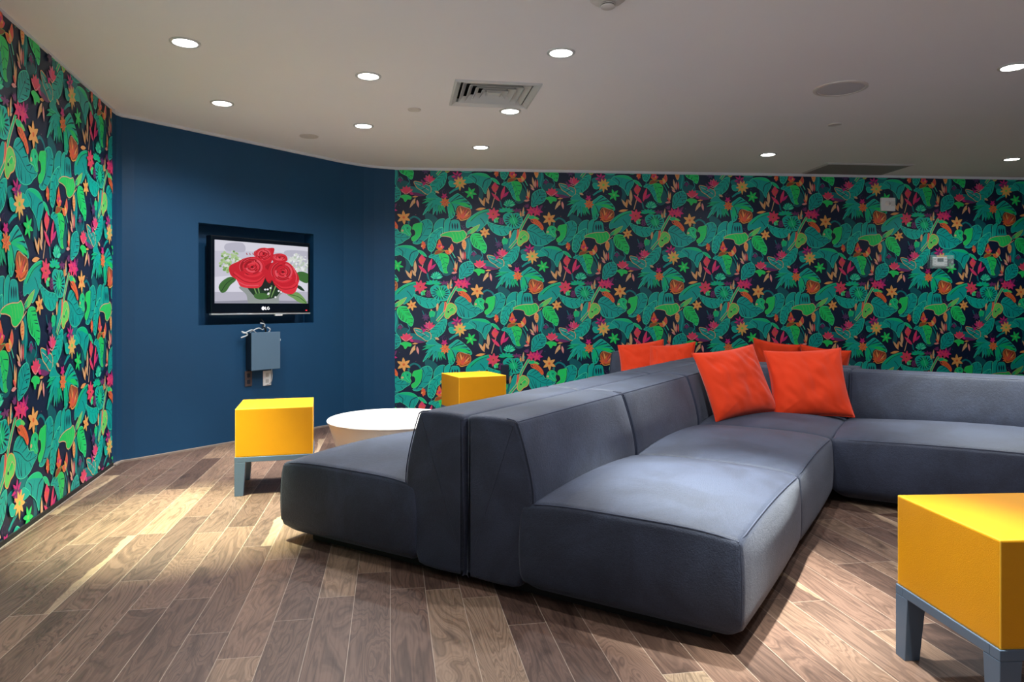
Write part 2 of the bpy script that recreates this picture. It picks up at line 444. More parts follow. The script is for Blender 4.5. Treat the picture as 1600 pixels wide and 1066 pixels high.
def wallpaper_tile():
    T = Flat(); U = -977
    rnd = random.Random(3)
    # dim undergrowth
    for pts in ([(150, 930), (215, 960), (225, 1080), (200, 1150), (150, 1140), (170, 1040)],
                [(430, 330), (520, 350), (600, 420), (540, 480), (440, 430)],
                [(700, 960), (790, 1000), (820, 1130), (730, 1200), (660, 1150)],
                [(480, -160), (560, -210), (640, -140), (590, -20), (500, -30)],
                [(950, 700), (1020, 720), (1060, 830), (1000, 900), (950, 820)],
                [(30, -60), (130, -110), (230, -60), (180, 20), (60, 30)],
                [(380, 560), (470, 600), (500, 720), (440, 780), (390, 700)],
                [(640, -680), (740, -720), (800, -650), (720, -590), (640, -610)]):
        T.poly(pts, 'darkteal')
    for pts in ([(540, -300), (620, -340), (700, -250), (640, -150), (540, -190)], [(740, -160), (850, -190), (900, -110), (820, -60)],
                [(940, -240), (1040, -250), (1080, -160), (1000, -90), (930, -120)], [(0, -330), (40, -310), (60, -150), (20, -60), (-30, -200)]):
        T.poly(pts, 'shade', True, 'teal', 3)
    # specks
    for i in range(46):
        x, y = rnd.uniform(0, 1004), rnd.uniform(-977, 1041)
        T.disc(x, y, rnd.uniform(3, 7), rnd.choice(['mint', 'teal', 'violet', 'blush']), 6, rnd.uniform(2, 5))
    # stems
    T.stroke([(1020, 700), (1035, 800), (1010, 970)], 'teal', 12)
    T.stroke([(960, 720), (985, 820), (1000, 960)], 'shade', 10)
    T.stroke([(755, 890), (810, 980), (845, 1090)], 'teal', 10)
    T.stroke([(800, 880), (840, 950)], 'mint', 10, smooth=False)
    T.stroke([(400, 1040), (370, 1150), (338, 1265)], 'tan', 12)
    T.stroke([(455, 1160), (478, 1250)], 'shade', 22, smooth=False)
    T.stroke([(390, -340), (410, -290), (430, -260)], 'shade', 12)
    T.stroke([(10, -320), (40, -200), (20, -80), (60, 10)], 'teal', 14)
    T.stroke([(190, -150), (215, -90), (180, -40)], 'teal', 10)
    T.stroke([(760, 60), (830, 10), (900, -20)], 'teal', 20, 34)
    T.stroke([(690, 90), (660, 30), (700, 0)], 'violet', 6)
    T.stroke([(205, 500), (212, 430), (275, 388), (345, 420), (372, 470)], 'shade', 24)
    # ---------- broad leaves
    # arching banana leaf left of the pink star flower
    T.leaf([(-10, 430 + U), (40, 360 + U), (150, 285 + U), (260, 250 + U), (330, 252 + U), (300, 330 + U), (285, 410 + U), (240, 470 + U), (140, 548 + U), (70, 480 + U), (0, 500 + U)], 'teal', 'mint', 4)
    T.poly([(10, 420 + U), (90, 330 + U), (200, 268 + U), (325, 245 + U), (300, 268 + U), (190, 305 + U), (70, 395 + U)], 'green')
    T.stroke([(50, 410 + U), (150, 320 + U), (300, 262 + U)], 'ink', 9, 5)
    T.stroke([(180, 365 + U), (215, 400 + U), (245, 450 + U)], 'ink', 8)
    T.leaf([(275, 415 + U), (350, 440 + U), (450, 468 + U), (570, 478 + U), (628, 512 + U), (570, 580 + U), (490, 605 + U), (400, 582 + U), (330, 520 + U)], 'teal2', 'mint', 4, [(290, 430 + U), (430, 500 + U), (620, 512 + U)], 5, 'shade', 4)
    # big folded leaf at right
    T.leaf([(835, 525 + U), (885, 455 + U), (965, 448 + U), (1015, 480 + U), (1045, 510 + U), (1085, 575 + U), (1165, 590 + U), (1228, 632 + U), (1160, 680 + U), (1100, 722 + U), (1000, 742 + U), (905, 720 + U), (865, 660 + U), (870, 600 + U)],
           'teal', 'mint', 5, [(835, 527 + U), (930, 560 + U), (1060, 640 + U), (1222, 634 + U)], 6, 'ink', 8)
    # heart shaped curled leaf
    T.leaf([(368, 470), (420, 432), (480, 430), (526, 485), (518, 560), (480, 650), (405, 720), (330, 762), (262, 745), (325, 695), (378, 620), (390, 540)], 'teal', 'mint', 5, [(300, 735), (380, 650), (440, 545), (500, 470)], 4, 'ink', 5)
    T.leaf([(384, 478), (382, 560), (362, 632), (318, 695), (262, 722), (243, 680), (290, 640), (297, 600), (278, 562), (256, 556), (272, 500), (320, 482)], 'bright', 'lime', 4)
    T.stroke([(310, 740), (366, 650), (388, 560), (386, 490)], 'ink', 9, 5)
    T.stroke([(345, 560), (290, 585)], 'green', 7, smooth=False); T.stroke([(335, 630), (290, 650)], 'green', 7, smooth=False)
    T.leaf([(105, 565), (130, 515), (185, 498), (238, 535), (222, 585), (236, 640), (190, 642), (160, 612), (105, 602)], 'green', 'lime', 5)
    T.disc(120, 580, 16, 'tan'); T.disc(190, 545, 12, 'darkteal'); T.stroke([(150, 520), (170, 580), (220, 640)], 'mint', 6)
    # banana leaves
    T.leaf([(760, 585), (766, 480), (805, 430), (885, 440), (905, 520), (908, 588)], 'teal', 'mint', 3)
    for xx in (800, 835, 868): T.blade(xx, 470, xx + 5, 560, 22, 'ink')
    T.leaf([(690, 600), (696, 480), (722, 420), (772, 402), (762, 480), (746, 592)], 'teal2', 'mint', 3)
    T.leaf([(548, 560), (560, 490), (622, 424), (692, 416), (690, 470), (682, 600), (560, 610)], 'teal', 'mint', 5)
    T.stroke([(676, 610), (682, 500), (690, 425)], 'ink', 12)
    T.stroke([(755, 590), (762, 500), (778, 440)], 'ink', 10)
    T.leaf([(495, 650), (560, 582), (660, 532), (668, 590), (640, 660), (588, 710), (562, 800), (520, 862), (472, 832), (470, 742)], 'teal2', 'mint', 7, [(655, 545), (560, 650), (505, 760), (500, 840)], 6, 'shade', 8)
    # green bird-like caladium with pale outline
    T.blade(990, 620, 1178, 488, 60, 'lime', 0.05, 'tan'); T.blade(985, 640, 1066, 560, 40, 'green')
    for i in range(6): T.stroke([(930 + i * 18, 515 + i * 22), (968 + i * 18, 500 + i * 22)], 'violet', 8, 3, smooth=False)
    T.stroke([(920, 500), (990, 590), (1040, 650)], 'violet', 7)
    T.stroke([(930, 720), (1040, 640)], 'tan', 9, smooth=False)
    T.leaf([(640, 645), (700, 608), (800, 588), (900, 585), (952, 572), (992, 632), (962, 690), (872, 738), (812, 722), (788, 672), (720, 652)], 'bright', 'tan', 8)
    for k in range(4): T.stroke([(790 + 48 * k, 600 - 3 * k), (815 + 44 * k, 640), (822 + 46 * k, 705 - 9 * k)], 'lime', 7)
    # drooping leaf
    T.leaf([(15, 850), (60, 802), (160, 784), (262, 800), (332, 860), (322, 920), (272, 1000), (250, 1068), (200, 982), (130, 932), (60, 892)], 'teal', 'mint', 5)
    T.poly([(60, 802), (160, 782), (262, 798), (330, 850), (250, 836), (160, 815)], 'green')
    T.stroke([(70, 825), (125, 870), (118, 932)], 'ink', 9); T.stroke([(320, 850), (240, 890), (212, 985)], 'ink', 11)
    T.stroke([(170, 830), (150, 900)], 'shade', 6, smooth=False); T.stroke([(290, 880), (265, 990)], 'shade', 6, smooth=False)
    T.leaf([(-20, 840), (90, 900), (20, 925), (-50, 910)], 'teal2', 'mint', 3)
    # two tone heart leaf
    T.leaf([(478, 940), (530, 904), (622, 904), (644, 960), (672, 1060), (690, 1152), (640, 1122), (600, 1040), (540, 962)], 'teal2', 'mint', 4, [(500, 935), (590, 970), (660, 1090)], 4, 'shade', 5)
    T.leaf([(620, 904), (700, 894), (752, 940), (746, 1012), (720, 1080), (722, 1130), (738, 1156), (690, 1152), (664, 1052), (640, 970)], 'bright', 'lime', 4, [(640, 920), (690, 1010), (705, 1130)], 3, 'shade', 6)
    T.stroke([(500, 930), (520, 860)], 'teal', 10, smooth=False)
    T.blade(340, 850, 450, 935, 40, 'green', 0, 'mint')
    # monstera at right
    T.leaf([(908, 1075), (958, 1022), (1050, 1000), (1098, 1078), (1072, 1160), (985, 1212), (905, 1238), (898, 1160)], 'teal', 'mint', 5, [(910, 1225), (980, 1120), (1050, 1020)], 5, 'ink', 6)
    T.disc(1010, 1080, 10, 'ink'); T.disc(1040, 1130, 9, 'ink')
    # round monstera
    T.leaf([(500, 345 + U), (560, 290 + U), (640, 300 + U), (705, 298 + U), (752, 340 + U), (770, 420 + U), (722, 492 + U), (620, 500 + U), (540, 445 + U)], 'teal2', 'mint', 4)
    T.poly([(600, 330 + U), (640, 310 + U), (690, 350 + U), (705, 420 + U), (660, 470 + U), (610, 440 + U), (570, 380 + U)], 'green')
    for i in range(15):
        a = 2 * pi * i / 15; cx, cy = 640, 398 + U
        T.blade(cx + 125 * cos(a), cy + 100 * sin(a), cx + 48 * cos(a + 0.15), cy + 38 * sin(a + 0.15), 15, 'ink')
    T.stroke([(620, 300 + U), (645, 390 + U), (680, 480 + U)], 'mint', 8)
    # green toothed leaf
    T.leaf([(48, 625 + U), (90, 582 + U), (180, 590 + U), (222, 668 + U), (250, 715 + U), (268, 770 + U), (242, 852 + U), (180, 805 + U), (100, 762 + U), (58, 692 + U)], 'bright', 'mint', 5, [(75, 600 + U), (150, 690 + U), (238, 840 + U)], 6, 'green', 7)
    # rolled leaf and scroll in the middle
    T.leaf([(590, 740 + U), (620, 600 + U), (665, 525 + U), (712, 560 + U), (706, 640 + U), (640, 720 + U)], 'teal', 'mint', 4)
    T.poly([(700, 518 + U), (725, 560 + U), (715, 620 + U), (675, 668 + U), (690, 600 + U)], 'coral', True, 'peach', 4)
    T.blade(600, 540 + U, 590, 640 + U, 26, 'tan', 0, 'peach')
    T.stroke([(858, 300 + U), (790, 420 + U), (742, 520 + U), (722, 620 + U), (660, 700 + U), (588, 785 + U)], 'tan', 38)
    T.stroke([(858, 300 + U), (790, 420 + U), (742, 520 + U), (722, 620 + U), (660, 700 + U), (588, 785 + U)], 'green', 24)
    T.leaf([(735, 560 + U), (800, 540 + U), (852, 600 + U), (832, 672 + U), (780, 702 + U), (735, 745 + U), (698, 700 + U)], 'lime', 'peach', 9)
    T.disc(785, 615 + U, 30, 'bright'); T.stroke([(745, 640 + U), (800, 590 + U), (835, 620 + U)], 'tan', 6); T.disc(745, 655 + U, 12, 'ink')
    T.leaf([(722, 760 + U), (712, 850 + U), (682, 930 + U), (602, 1002 + U), (520, 1070 + U), (488, 1002 + U), (500, 920 + U), (600, 820 + U), (662, 768 + U)], 'teal2', 'mint', 5, [(700, 775 + U), (620, 890 + U), (520, 1040 + U)], 6, 'shade', 5)
    # tiny frog-like bud
    T.poly([(490, 660 + U), (520, 640 + U), (560, 665 + U), (545, 720 + U), (510, 740 + U), (488, 700 + U)], 'green', True, 'lime', 4); T.disc(512, 630 + U, 11, 'tan')
    T.poly([(500, 740 + U), (540, 725 + U), (560, 790 + U), (510, 800 + U)], 'shade')
    # outlined wing leaf
    T.poly([(200, 960 + U), (290, 960 + U), (380, 1010 + U), (430, 1066 + U), (300, 1070 + U), (230, 1030 + U)], 'shade', True, 'teal', 4)
    T.leaf([(278, 888 + U), (330, 886 + U), (420, 915 + U), (496, 950 + U), (502, 1020 + U), (450, 1052 + U), (380, 1002 + U), (318, 962 + U)], 'teal', 'peach', 8)
    T.stroke([(300, 905 + U), (400, 950 + U), (480, 1000 + U)], 'blush', 6); T.stroke([(380, 1000 + U), (440, 965 + U)], 'ink', 9, smooth=False); T.stroke([(350, 950 + U), (390, 935 + U)], 'ink', 7, smooth=False)
    # ---------- palm fan
    for (x, y, w) in ((385, 205, 26), (395, 160, 24), (430, 245, 28), (400, 362, 34), (470, 330, 26), (538, 355, 32), (590, 368, 30), (632, 350, 26), (660, 345, 26), (715, 338, 26), (690, 320, 26), (500, 290, 30)):
        T.blade(600 + (x - 600) * 0.08 + 30, 140, x, y, w * 1.35, 'teal2' if w > 27 else 'green', 0.05, 'ink' if w < 31 else 'mint', 'shade')
    T.poly([(560, 150), (610, 120), (650, 150), (690, 200), (640, 230), (560, 210), (520, 190)], 'teal2')
    T.poly([(440, 120), (520, 50), (600, 110), (660, 140), (560, 130)], 'teal', True, 'mint', 3)
    T.poly([(742, 160), (800, 110), (862, 66), (905, 78), (1000, 155), (1062, 232), (1048, 270), (900, 222), (850, 262), (832, 350), (800, 402), (762, 392), (736, 250)], 'teal2', True, 'mint', 4)
    for (x, y) in ((905, 85), (960, 120), (1010, 165), (1050, 215), (1045, 262), (745, 385), (780, 400), (815, 370), (838, 320)):
        T.stroke([(775, 185), ((770 + x) / 2 + 10, (185 + y) / 2 - 12), (x, y)], 'ink', 5, 16)
    for (x, y, w) in ((742, 385, 26), (778, 412, 24), (822, 372, 24), (1058, 240, 34), (1005, 150, 26)): T.blade(775, 190, x, y, w, 'green', -0.05)
    T.blade(880, 200, 1062, 258, 46, 'bright', -0.08)
    # bromeliad
    T.poly([(900, 240), (980, 258), (1042, 280), (1052, 350), (1012, 402), (930, 432), (888, 400), (862, 300)], 'bronze', True, 'peach', 5)
    for i, (x, y) in enumerate(((868, 285), (890, 330), (905, 240), (960, 262), (1005, 275), (1040, 300), (1046, 350), (930, 330))):
        T.blade(930 + 10 * (i % 3), 412, x, y, 26, ['orange', 'coral', 'peach'][i % 3])
    for (x, y) in ((940, 300), (985, 330), (1010, 360), (965, 370)): T.stroke([(x, y), (x + 22, y - 40)], 'ink', 6, 2, smooth=False)
    T.stroke([(885, 405), (930, 432), (1012, 410)], 'yellow', 9)
    T.star(895, 380, 50, 6, 'orange', 0.45, 0.3)
    # ---------- small plants
    for (a_, b_, c_, d_, w, k) in ((295, 1165, 292, 985, 44, 'tan'), (240, 1240, 160, 1120, 36, 'tan'), (228, 1235, 240, 1118, 30, 'peach'), (300, 1205, 252, 1120, 34, 'tan'),
                                   (120, 1292, 255, 1268, 36, 'peach'), (450, 1168, 335, 1055, 44, 'pink'), (470, 1145, 522, 955, 46, 'pink'), (495, 1115, 578, 1035, 36, 'magenta'),
                                   (845, 1150, 838, 990, 26, 'tan'), (848, 1150, 868, 1010, 24, 'peach'), (790, 1160, 868, 1152, 30, 'blush'), (858, 1140, 812, 1090, 26, 'coral'),
                                   (295, 135, 218, 268, 40, 'tan'), (318, 155, 337, 262, 32, 'blush'), (335, 105, 250, 118, 24, 'peach'), (290, 170, 282, 210, 18, 'yellow'),
                                   (930, 960, 905, 825, 30, 'tan'), (945, 980, 948, 860, 26, 'blush'), (925, 985, 868, 925, 26, 'tan'), (935, 1010, 880, 975, 28, 'blush'), (975, 975, 975, 858, 22, 'coral'), (990, 950, 1000, 850, 18, 'shade'),
                                   (770, 330 + U, 785, 200 + U, 28, 'tan'), (745, 345 + U, 738, 255 + U, 24, 'peach'), (760, 330 + U, 800, 310 + U, 22, 'tan'), (790, 310 + U, 800, 260 + U, 18, 'teal')):
        T.blade(a_, b_, c_, d_, w, k)
    T.poly([(932, 760), (960, 705), (988, 740), (985, 800), (962, 835)], 'peach', True, 'tan', 4)
    for i in range(3): T.stroke([(945, 750 + 25 * i), (978, 742 + 25 * i)], 'orange', 8, smooth=False)
    # bracts
    T.poly([(562, 905), (580, 852), (640, 850), (692, 848), (640, 885)], 'bronze', True, 'lime', 4)
    for (x, y, k) in ((575, 800, 'orange'), (590, 755, 'coral'), (622, 690, 'orange'), (650, 745, 'coral'), (690, 795, 'pink'), (668, 830, 'orange'), (612, 850, 'orange')): T.blade(630, 815, x, y, 46, k)
    T.disc(625, 790, 18, 'magenta'); T.disc(650, 800, 12, 'yellow')
    for (x, y, k) in ((375, 745, 'bronze'), (395, 718, 'orange'), (425, 735, 'coral'), (438, 775, 'orange'), (372, 800, 'peach'), (405, 840, 'coral'), (430, 820, 'orange')): T.blade(402, 785, x, y, 34, k)
    T.blade(770, 885, 795, 760, 52, 'coral', 0.05, 'peach'); T.blade(775, 890, 698, 852, 48, 'orange', 0, 'peach'); T.blade(790, 880, 745, 815, 34, 'yellow'); T.disc(765, 872, 14, 'blush')
    T.poly([(338, 985), (360, 940), (385, 908), (410, 945), (435, 965), (415, 1010), (388, 1055), (358, 1025)], 'pink', False, 'coral', 4)
    for (x, y) in ((340, 960), (430, 990), (365, 1040)): T.blade(387, 985, x, y, 34, 'coral')
    # caterpillar bract
    T.poly([(848, 345 + U), (900, 320 + U), (950, 345 + U), (925, 378 + U), (880, 372 + U)], 'green', True, 'tan', 4); T.blade(930, 345 + U, 1005, 372 + U, 44, 'lime', 0.1)
    T.poly([(888, 382 + U), (955, 376 + U), (1022, 428 + U), (1058, 490 + U), (1042, 522 + U), (985, 462 + U), (905, 420 + U)], 'orange', True, 'coral', 5)
    for i in range(6): T.stroke([(945 + 18 * i, 382 + 18 * i + U), (930 + 18 * i, 410 + 17 * i + U)], 'bronze', 6, smooth=False)
    T.blade(890, 385 + U, 920, 412 + U, 16, 'ink')
    # succulent
    for a in range(-4, 5): T.blade(585, 1235, 585 + 85 * sin(a * 0.32), 1235 - 92 * cos(a * 0.32), 32, 'green' if a % 2 else 'mint', 0, 'teal')
    for a in range(-3, 4): T.blade(540, 1310, 540 + 120 * sin(a * 0.5), 1310 - 65 * cos(a * 0.5), 34, 'green' if a % 2 else 'teal2')
    # flowers
    T.star(138, 400, 88, 6, 'peach', 0.48, 0.45, 'orange', 'yellow')
    T.star(245, 565 + U, 66, 6, 'peach', 0.46, 0.35, 'orange', 'yellow')
    T.star(50, 1062, 82, 6, 'bright', 0.5, 0.2, 'lime')
    T.star(362, 312 + U, 86, 8, 'pink', 0.5, 0.1, 'magenta', 'coral'); T.star(362, 312 + U, 45, 6, 'coral', 0.45, 0.5, 'ink')
    T.blade(375, 390 + U, 445, 362 + U, 36, 'lime'); T.blade(380, 385 + U, 425, 420 + U, 40, 'green', 0, 'lime'); T.blade(375, 380 + U, 388, 435 + U, 26, 'mint')
    for i in range(4):
        for sg in (-1, 1): T.blade(475, 450 - 22 * i + U, 475 + sg * (42 - 6 * i), 420 - 22 * i + U, 18, 'purple')
    T.star(690, 255 + U, 70, 5, 'purple', 0.4, 3.3, None, None, 0.5)
    T.star(888, 262 + U, 66, 6, 'pink', 0.6, 0.4, 'magenta'); T.star(975, 258 + U, 78, 7, 'magenta', 0.5, 0.2, 'ink'); T.star(965, 275 + U, 56, 5, 'pink', 0.6, 0.9)
    for a in (-2.6, -2.1, -1.6): T.blade(845, 215 + U, 845 + 70 * cos(a), 215 + U + 60 * sin(a), 26, 'purple')
    T.blade(1000, 235 + U, 1050, 175 + U, 34, 'purple'); T.blade(990, 300 + U, 1030, 250 + U, 24, 'magenta')
    T.star(865, 800 + U, 78, 7, 'magenta', 0.42, 0.3, 'ink'); T.star(865, 815 + U, 60, 6, 'purple', 0.36, 0.8)
    T.leaf([(752, 882 + U), (800, 870 + U), (845, 915 + U), (820, 950 + U), (772, 940 + U)], 'teal2', 'mint', 4)
    T.star(905, 892 + U, 84, 9, 'yellow', 0.4, 0.2, 'lime', 'tan'); T.blade(905, 920 + U, 905, 1005 + U, 26, 'yellow')
    for a in (-0.9, -0.4, 0.1, 0.6, 1.1): T.blade(485, 885 + U, 485 + 95 * sin(a - 0.1), 885 + U - 100 * cos(a - 0.1), 36, 'pink' if a > 0 else 'magenta', 0, 'blush' if abs(a) < 0.5 else None)
    T.stroke([(440, 890 + U), (480, 905 + U), (530, 870 + U)], 'blush', 12)
    T.blade(420, 930 + U, 370, 850 + U, 34, 'purple'); T.blade(430, 920 + U, 400, 900 + U, 60, 'magenta')
    T.star(437, 730 + U, 56, 7, 'violet', 0.5, 0.2, 'purple')
    T.star(90, 862 + U, 42, 5, 'purple', 0.6, 0.2); T.stroke([(50, 860 + U), (90, 820 + U), (130, 860 + U)], 'teal', 8)
    for a in (-1.1, -0.55, 0.0, 0.55, 1.1): T.blade(175, 60, 175 + 90 * sin(a), 60 - 92 * cos(a), 42, 'pink', 0, 'coral')
    T.stroke([(110, 40), (170, 78), (240, 30)], 'blush', 10); T.blade(225, 60, 430, 92, 46, 'purple', 0.04); T.blade(220, 50, 270, 90, 40, 'magenta')
    T.leaf([(92, 115), (150, 90), (235, 112), (232, 150), (190, 150), (158, 186), (130, 140)], 'bright', 'lime', 3)
    T.star(692, 102, 44, 5, 'magenta', 0.7, 0.3); T.star(700, 188, 62, 8, 'orange', 0.46, 0.1, 'coral', 'peach')
    for i in range(5): T.stroke([(640 + 25 * i, 40 + 6 * i), (655 + 25 * i, 20)], 'violet', 5, 2, smooth=False)
    T.blade(620, 60, 560, 30, 30, 'tan')
    return T

TILE = wallpaper_tile()
WPM = [mat('wallpaper_' + k, PAL[k], 0.42, spec=0.45) for k in PKEYS]
KI = {k: i for i, k in enumerate(PKEYS)}
LAYER = 0.000014

def clip_poly(P, x0, x1, y0, y1):
    for ax, lim, sg in ((0, x0, 1), (0, x1, -1), (1, y0, 1), (1, y1, -1)):
        out = []
        for i in range(len(P)):
            a, b_ = P[i - 1], P[i]
            ia = (a[ax] - lim) * sg >= 0; ib = (b_[ax] - lim) * sg >= 0
            if ia != ib:
                t = (lim - a[ax]) / (b_[ax] - a[ax])
                out.append((a[0] + (b_[0] - a[0]) * t, a[1] + (b_[1] - a[1]) * t))
            if ib: out.append((b_[0], b_[1]))
        P = out
        if len(P) < 3: return []
    return P

def wallpaper(name, origin, direc, s0, s1, star_s, star_z, ds, dz, label):
    """wall sheet between s0..s1 with the printed repeat; x=s, room side normal computed"""
    nrm = Vector((direc.y, -direc.x))               # towards the room
    mb = MB()
    def W(s_, z, k):
        p = origin + direc * s_ + nrm * (0.0003 + k * LAYER if k >= 0 else 0)
        return (p.x, p.y, z)
    mb.add([W(s0, 0, -1), W(s1, 0, -1), W(s1, CEIL, -1), W(s0, CEIL, -1)], [(0, 1, 2, 3)], KI['navy'])
    # back of the wall board so that it has thickness
    bk = -0.08
    def Bk(s_, z):
        p = origin + direc * s_ + nrm * bk; return (p.x, p.y, z)
    mb.add([Bk(s0, 0), Bk(s1, 0), Bk(s1, CEIL), Bk(s0, CEIL)], [(3, 2, 1, 0)], KI['navy'])
    kx, ky = ds / 1004.0, dz / 1009.0
    tris = []
    for li, (col, tl) in enumerate(TILE.layers):
        for (a, b_, c) in tl:
            tris.append((li, KI[col], [((p[0] - 138) * kx, -(p[1] - 400) * ky) for p in (a, b_, c)]))
    xs = [p[0] for _, _, t in tris for p in t]; ys = [p[1] for _, _, t in tris for p in t]
    bx0, bx1, by0, by1 = min(xs), max(xs), min(ys), max(ys)
    verts = mb.v; faces = mb.f; mi = mb.mi
    for i in range(-40, 41):
        ox = star_s + i * ds
        if ox + bx1 < s0 or ox + bx0 > s1: continue
        for j in range(-6, 7):
            if (i + j) % 2: continue
            oz = star_z + j * dz
            if oz + by1 < 0 or oz + by0 > CEIL: continue
            for li, ci, t in tris:
                P = [(x + ox, z + oz) for x, z in t]
                x_0 = min(p[0] for p in P); x_1 = max(p[0] for p in P); z_0 = min(p[1] for p in P); z_1 = max(p[1] for p in P)
                if x_1 < s0 or x_0 > s1 or z_1 < 0 or z_0 > CEIL: continue
                if x_0 < s0 or x_1 > s1 or z_0 < 0 or z_1 > CEIL:
                    P = clip_poly(P, s0, s1, 0, CEIL)
                    if len(P) < 3: continue
                ar = sum(P[q - 1][0] * P[q][1] - P[q][0] * P[q - 1][1] for q in range(len(P)))
                if ar < 0: P = P[::-1]
                o = len(verts)
                verts += [W(x, z, li) for x, z in P]
                faces.append(list(range(o, o + len(P)))); mi.append(ci)
    o = mb.build(name, WPM)
    return structure(o, label, 'wall')

wallpaper('wall_left', LA, LD, -1.2, LEND, 1.155, 1.353, 0.765, 0.783, 'left wall papered with bright jungle leaves and flowers')
wallpaper('wall_back', BW0, BWD, 0.0, BWLEN, 0.8744, 1.351, 0.78, 0.783, 'back wall papered with teal jungle leaves, behind the sofas')
q_ = bw_end; mb = MB()
mb.add([(q_.x, q_.y, 0), (8.2, -3.4, 0), (8.2, -3.4, CEIL), (q_.x, q_.y, CEIL)], [(0, 1, 2, 3)])
structure(mb.build('wall_right_added', M['plainwall']), 'unseen grey green wall added at the far right to darken the ceiling there', 'wall')  # added unseen wall, kept dark to dim the right of the ceiling

# navy wall with TV niche
NS0, NS1, NZ0, NZ1, ND = 0.56, 1.751, 1.03, 1.892, 0.14
mb = MB()
def strip(pts, z0, z1):
    for p, q in zip(pts[:-1], pts[1:]):
        mb.add([(p.x, p.y, z0), (q.x, q.y, z0), (q.x, q.y, z1), (p.x, p.y, z1)], [(0, 1, 2, 3)])
bs = lambda s_: BL0 + BLD * s_
bn = Vector((BLD.y, -BLD.x))        # towards the room
strip(blue_plan, 0, CEIL); strip(blue_curve, 0, CEIL)
strip([bs(0.03), bs(NS0)], 0, CEIL); strip([bs(NS1), bs(2.13)], 0, CEIL)
strip([bs(NS0), bs(NS1)], 0, NZ0); strip([bs(NS0), bs(NS1)], NZ1, CEIL)
def q3(p, z): return (p.x, p.y, z)
i0, i1 = bs(NS0), bs(NS1); k0, k1 = i0 - bn * ND, i1 - bn * ND
mb.add([q3(k0, NZ0), q3(k1, NZ0), q3(k1, NZ1), q3(k0, NZ1)], [(0, 1, 2, 3)])
mb.add([q3(i0, NZ0), q3(k0, NZ0), q3(k0, NZ1), q3(i0, NZ1)], [(0, 1, 2, 3)])
mb.add([q3(k1, NZ0), q3(i1, NZ0), q3(i1, NZ1), q3(k1, NZ1)], [(0, 1, 2, 3)])
mb.add([q3(i0, NZ0), q3(i1, NZ0), q3(k1, NZ0), q3(k0, NZ0)], [(0, 1, 2, 3)])
mb.add([q3(k0, NZ1), q3(k1, NZ1), q3(i1, NZ1), q3(i0, NZ1)], [(0, 1, 2, 3)])
structure(mb.build('wall_back_left', M['blue']), 'curved navy blue wall with a recess for the television', 'wall')

# trims at the ceiling and rough edge strips at the floor
def path_strip(name, pts, z0, z1, d, mt, label, cat='trim'):
    mb = MB(); n = len(pts); front = []
    for i in range(n):
        t = (pts[min(i + 1, n - 1)] - pts[max(i - 1, 0)]).normalized()
        front.append(pts[i] + Vector((t.y, -t.x)) * d)
    for i in range(n - 1):
        p, q, r, s_ = pts[i], pts[i + 1], front[i + 1], front[i]
        mb.add([q3(s_, z0), q3(r, z0), q3(r, z1), q3(s_, z1), q3(p, z0), q3(q, z0), q3(q, z1), q3(p, z1)],
               [(0, 1, 2, 3), (4, 0, 3, 7), (1, 5, 6, 2), (4, 5, 1, 0), (3, 2, 6, 7)])
    return structure(mb.build(name, mt), label, cat)
allblue = blue_plan + blue_curve
path_strip('trim_1', [LA + LD * -1.2, LA + LD * LEND], CEIL - 0.012, CEIL, 0.014, M['trimw'], 'thin pale ceiling edge above the left papered wall')
path_strip('trim_2', allblue, CEIL - 0.022, CEIL, 0.02, M['trimw'], 'thin pale ceiling edge above the navy wall')
path_strip('trim_3', [BW0, bw_end], CEIL - 0.026, CEIL, 0.02, M['trimw'], 'thin pale ceiling edge above the back papered wall')
path_strip('baseboard_left', [LA + LD * -1.2, LA + LD * LEND], 0.0, 0.03, 0.012, M['dark'], 'low dark skirting strip under the left papered wall', 'baseboard')
path_strip('trim_4', [LA + LD * -1.2, LA + LD * LEND], 0.0, 0.005, 0.022, M['bluet'], 'pale unfinished floor edge along the left wall')
path_strip('trim_5', allblue, 0.0, 0.012, 0.03, M['bluet'], 'pale unfinished floor edge along the navy wall')
path_strip('baseboard_back', [BW0, bw_end], 0.0, 0.03, 0.012, M['dark'], 'low dark skirting strip under the back papered wall', 'baseboard')

# ------------------------------------------------------------------ ceiling fittings
def make_downlight():
    t = thing('recessed_downlight', 'x', 'ceiling light', (0, 0, CEIL), 0, 'recessed downlights in the ceiling')
    n = 40
    MB().lathe([(0.082, 0.0), (0.082, -0.004), (0.078, -0.007), (0.066, -0.007), (0.063, -0.003), (0.063, 0.0)], n).build('trim_ring', M['lightgrey'], t, True)
    MB().lathe([(0.063, -0.001), (0.062, -0.004), (0.04, -0.006), (0.002, -0.0065)], n).build('lens', M['lens'], t, True)
    return t
LIGHTS = [(-1.820, 3.940, 'round recessed downlight nearest the left papered wall, at top left', 3.8),
          (-2.099, 5.124, 'round recessed downlight above the navy wall, closest to its left end', 1.0),
          (-0.917, 4.517, 'round recessed downlight left of the square air diffuser, nearer the viewer', 1.0),
          (-1.211, 5.772, 'round recessed downlight nearest the small disc in front of the television', 1.0),
          (0.284, 4.099, 'round recessed downlight right of the square air diffuser, large and bright', 1.0),
          (-0.014, 5.335, 'round recessed downlight touching the far edge of the square air diffuser', 1.0),
          (-0.290, 6.555, 'round recessed downlight closest to the left end of the back papered wall', 0.9),
          (2.483, 6.867, 'round recessed downlight near the dark return grille, to its left', 0.4),
          (3.077, 4.347, 'round recessed downlight at the right edge of the picture, upper one', 1.3),
          (5.004, 7.086, 'round recessed downlight at the right edge of the picture, by the back wall', 0.6)]
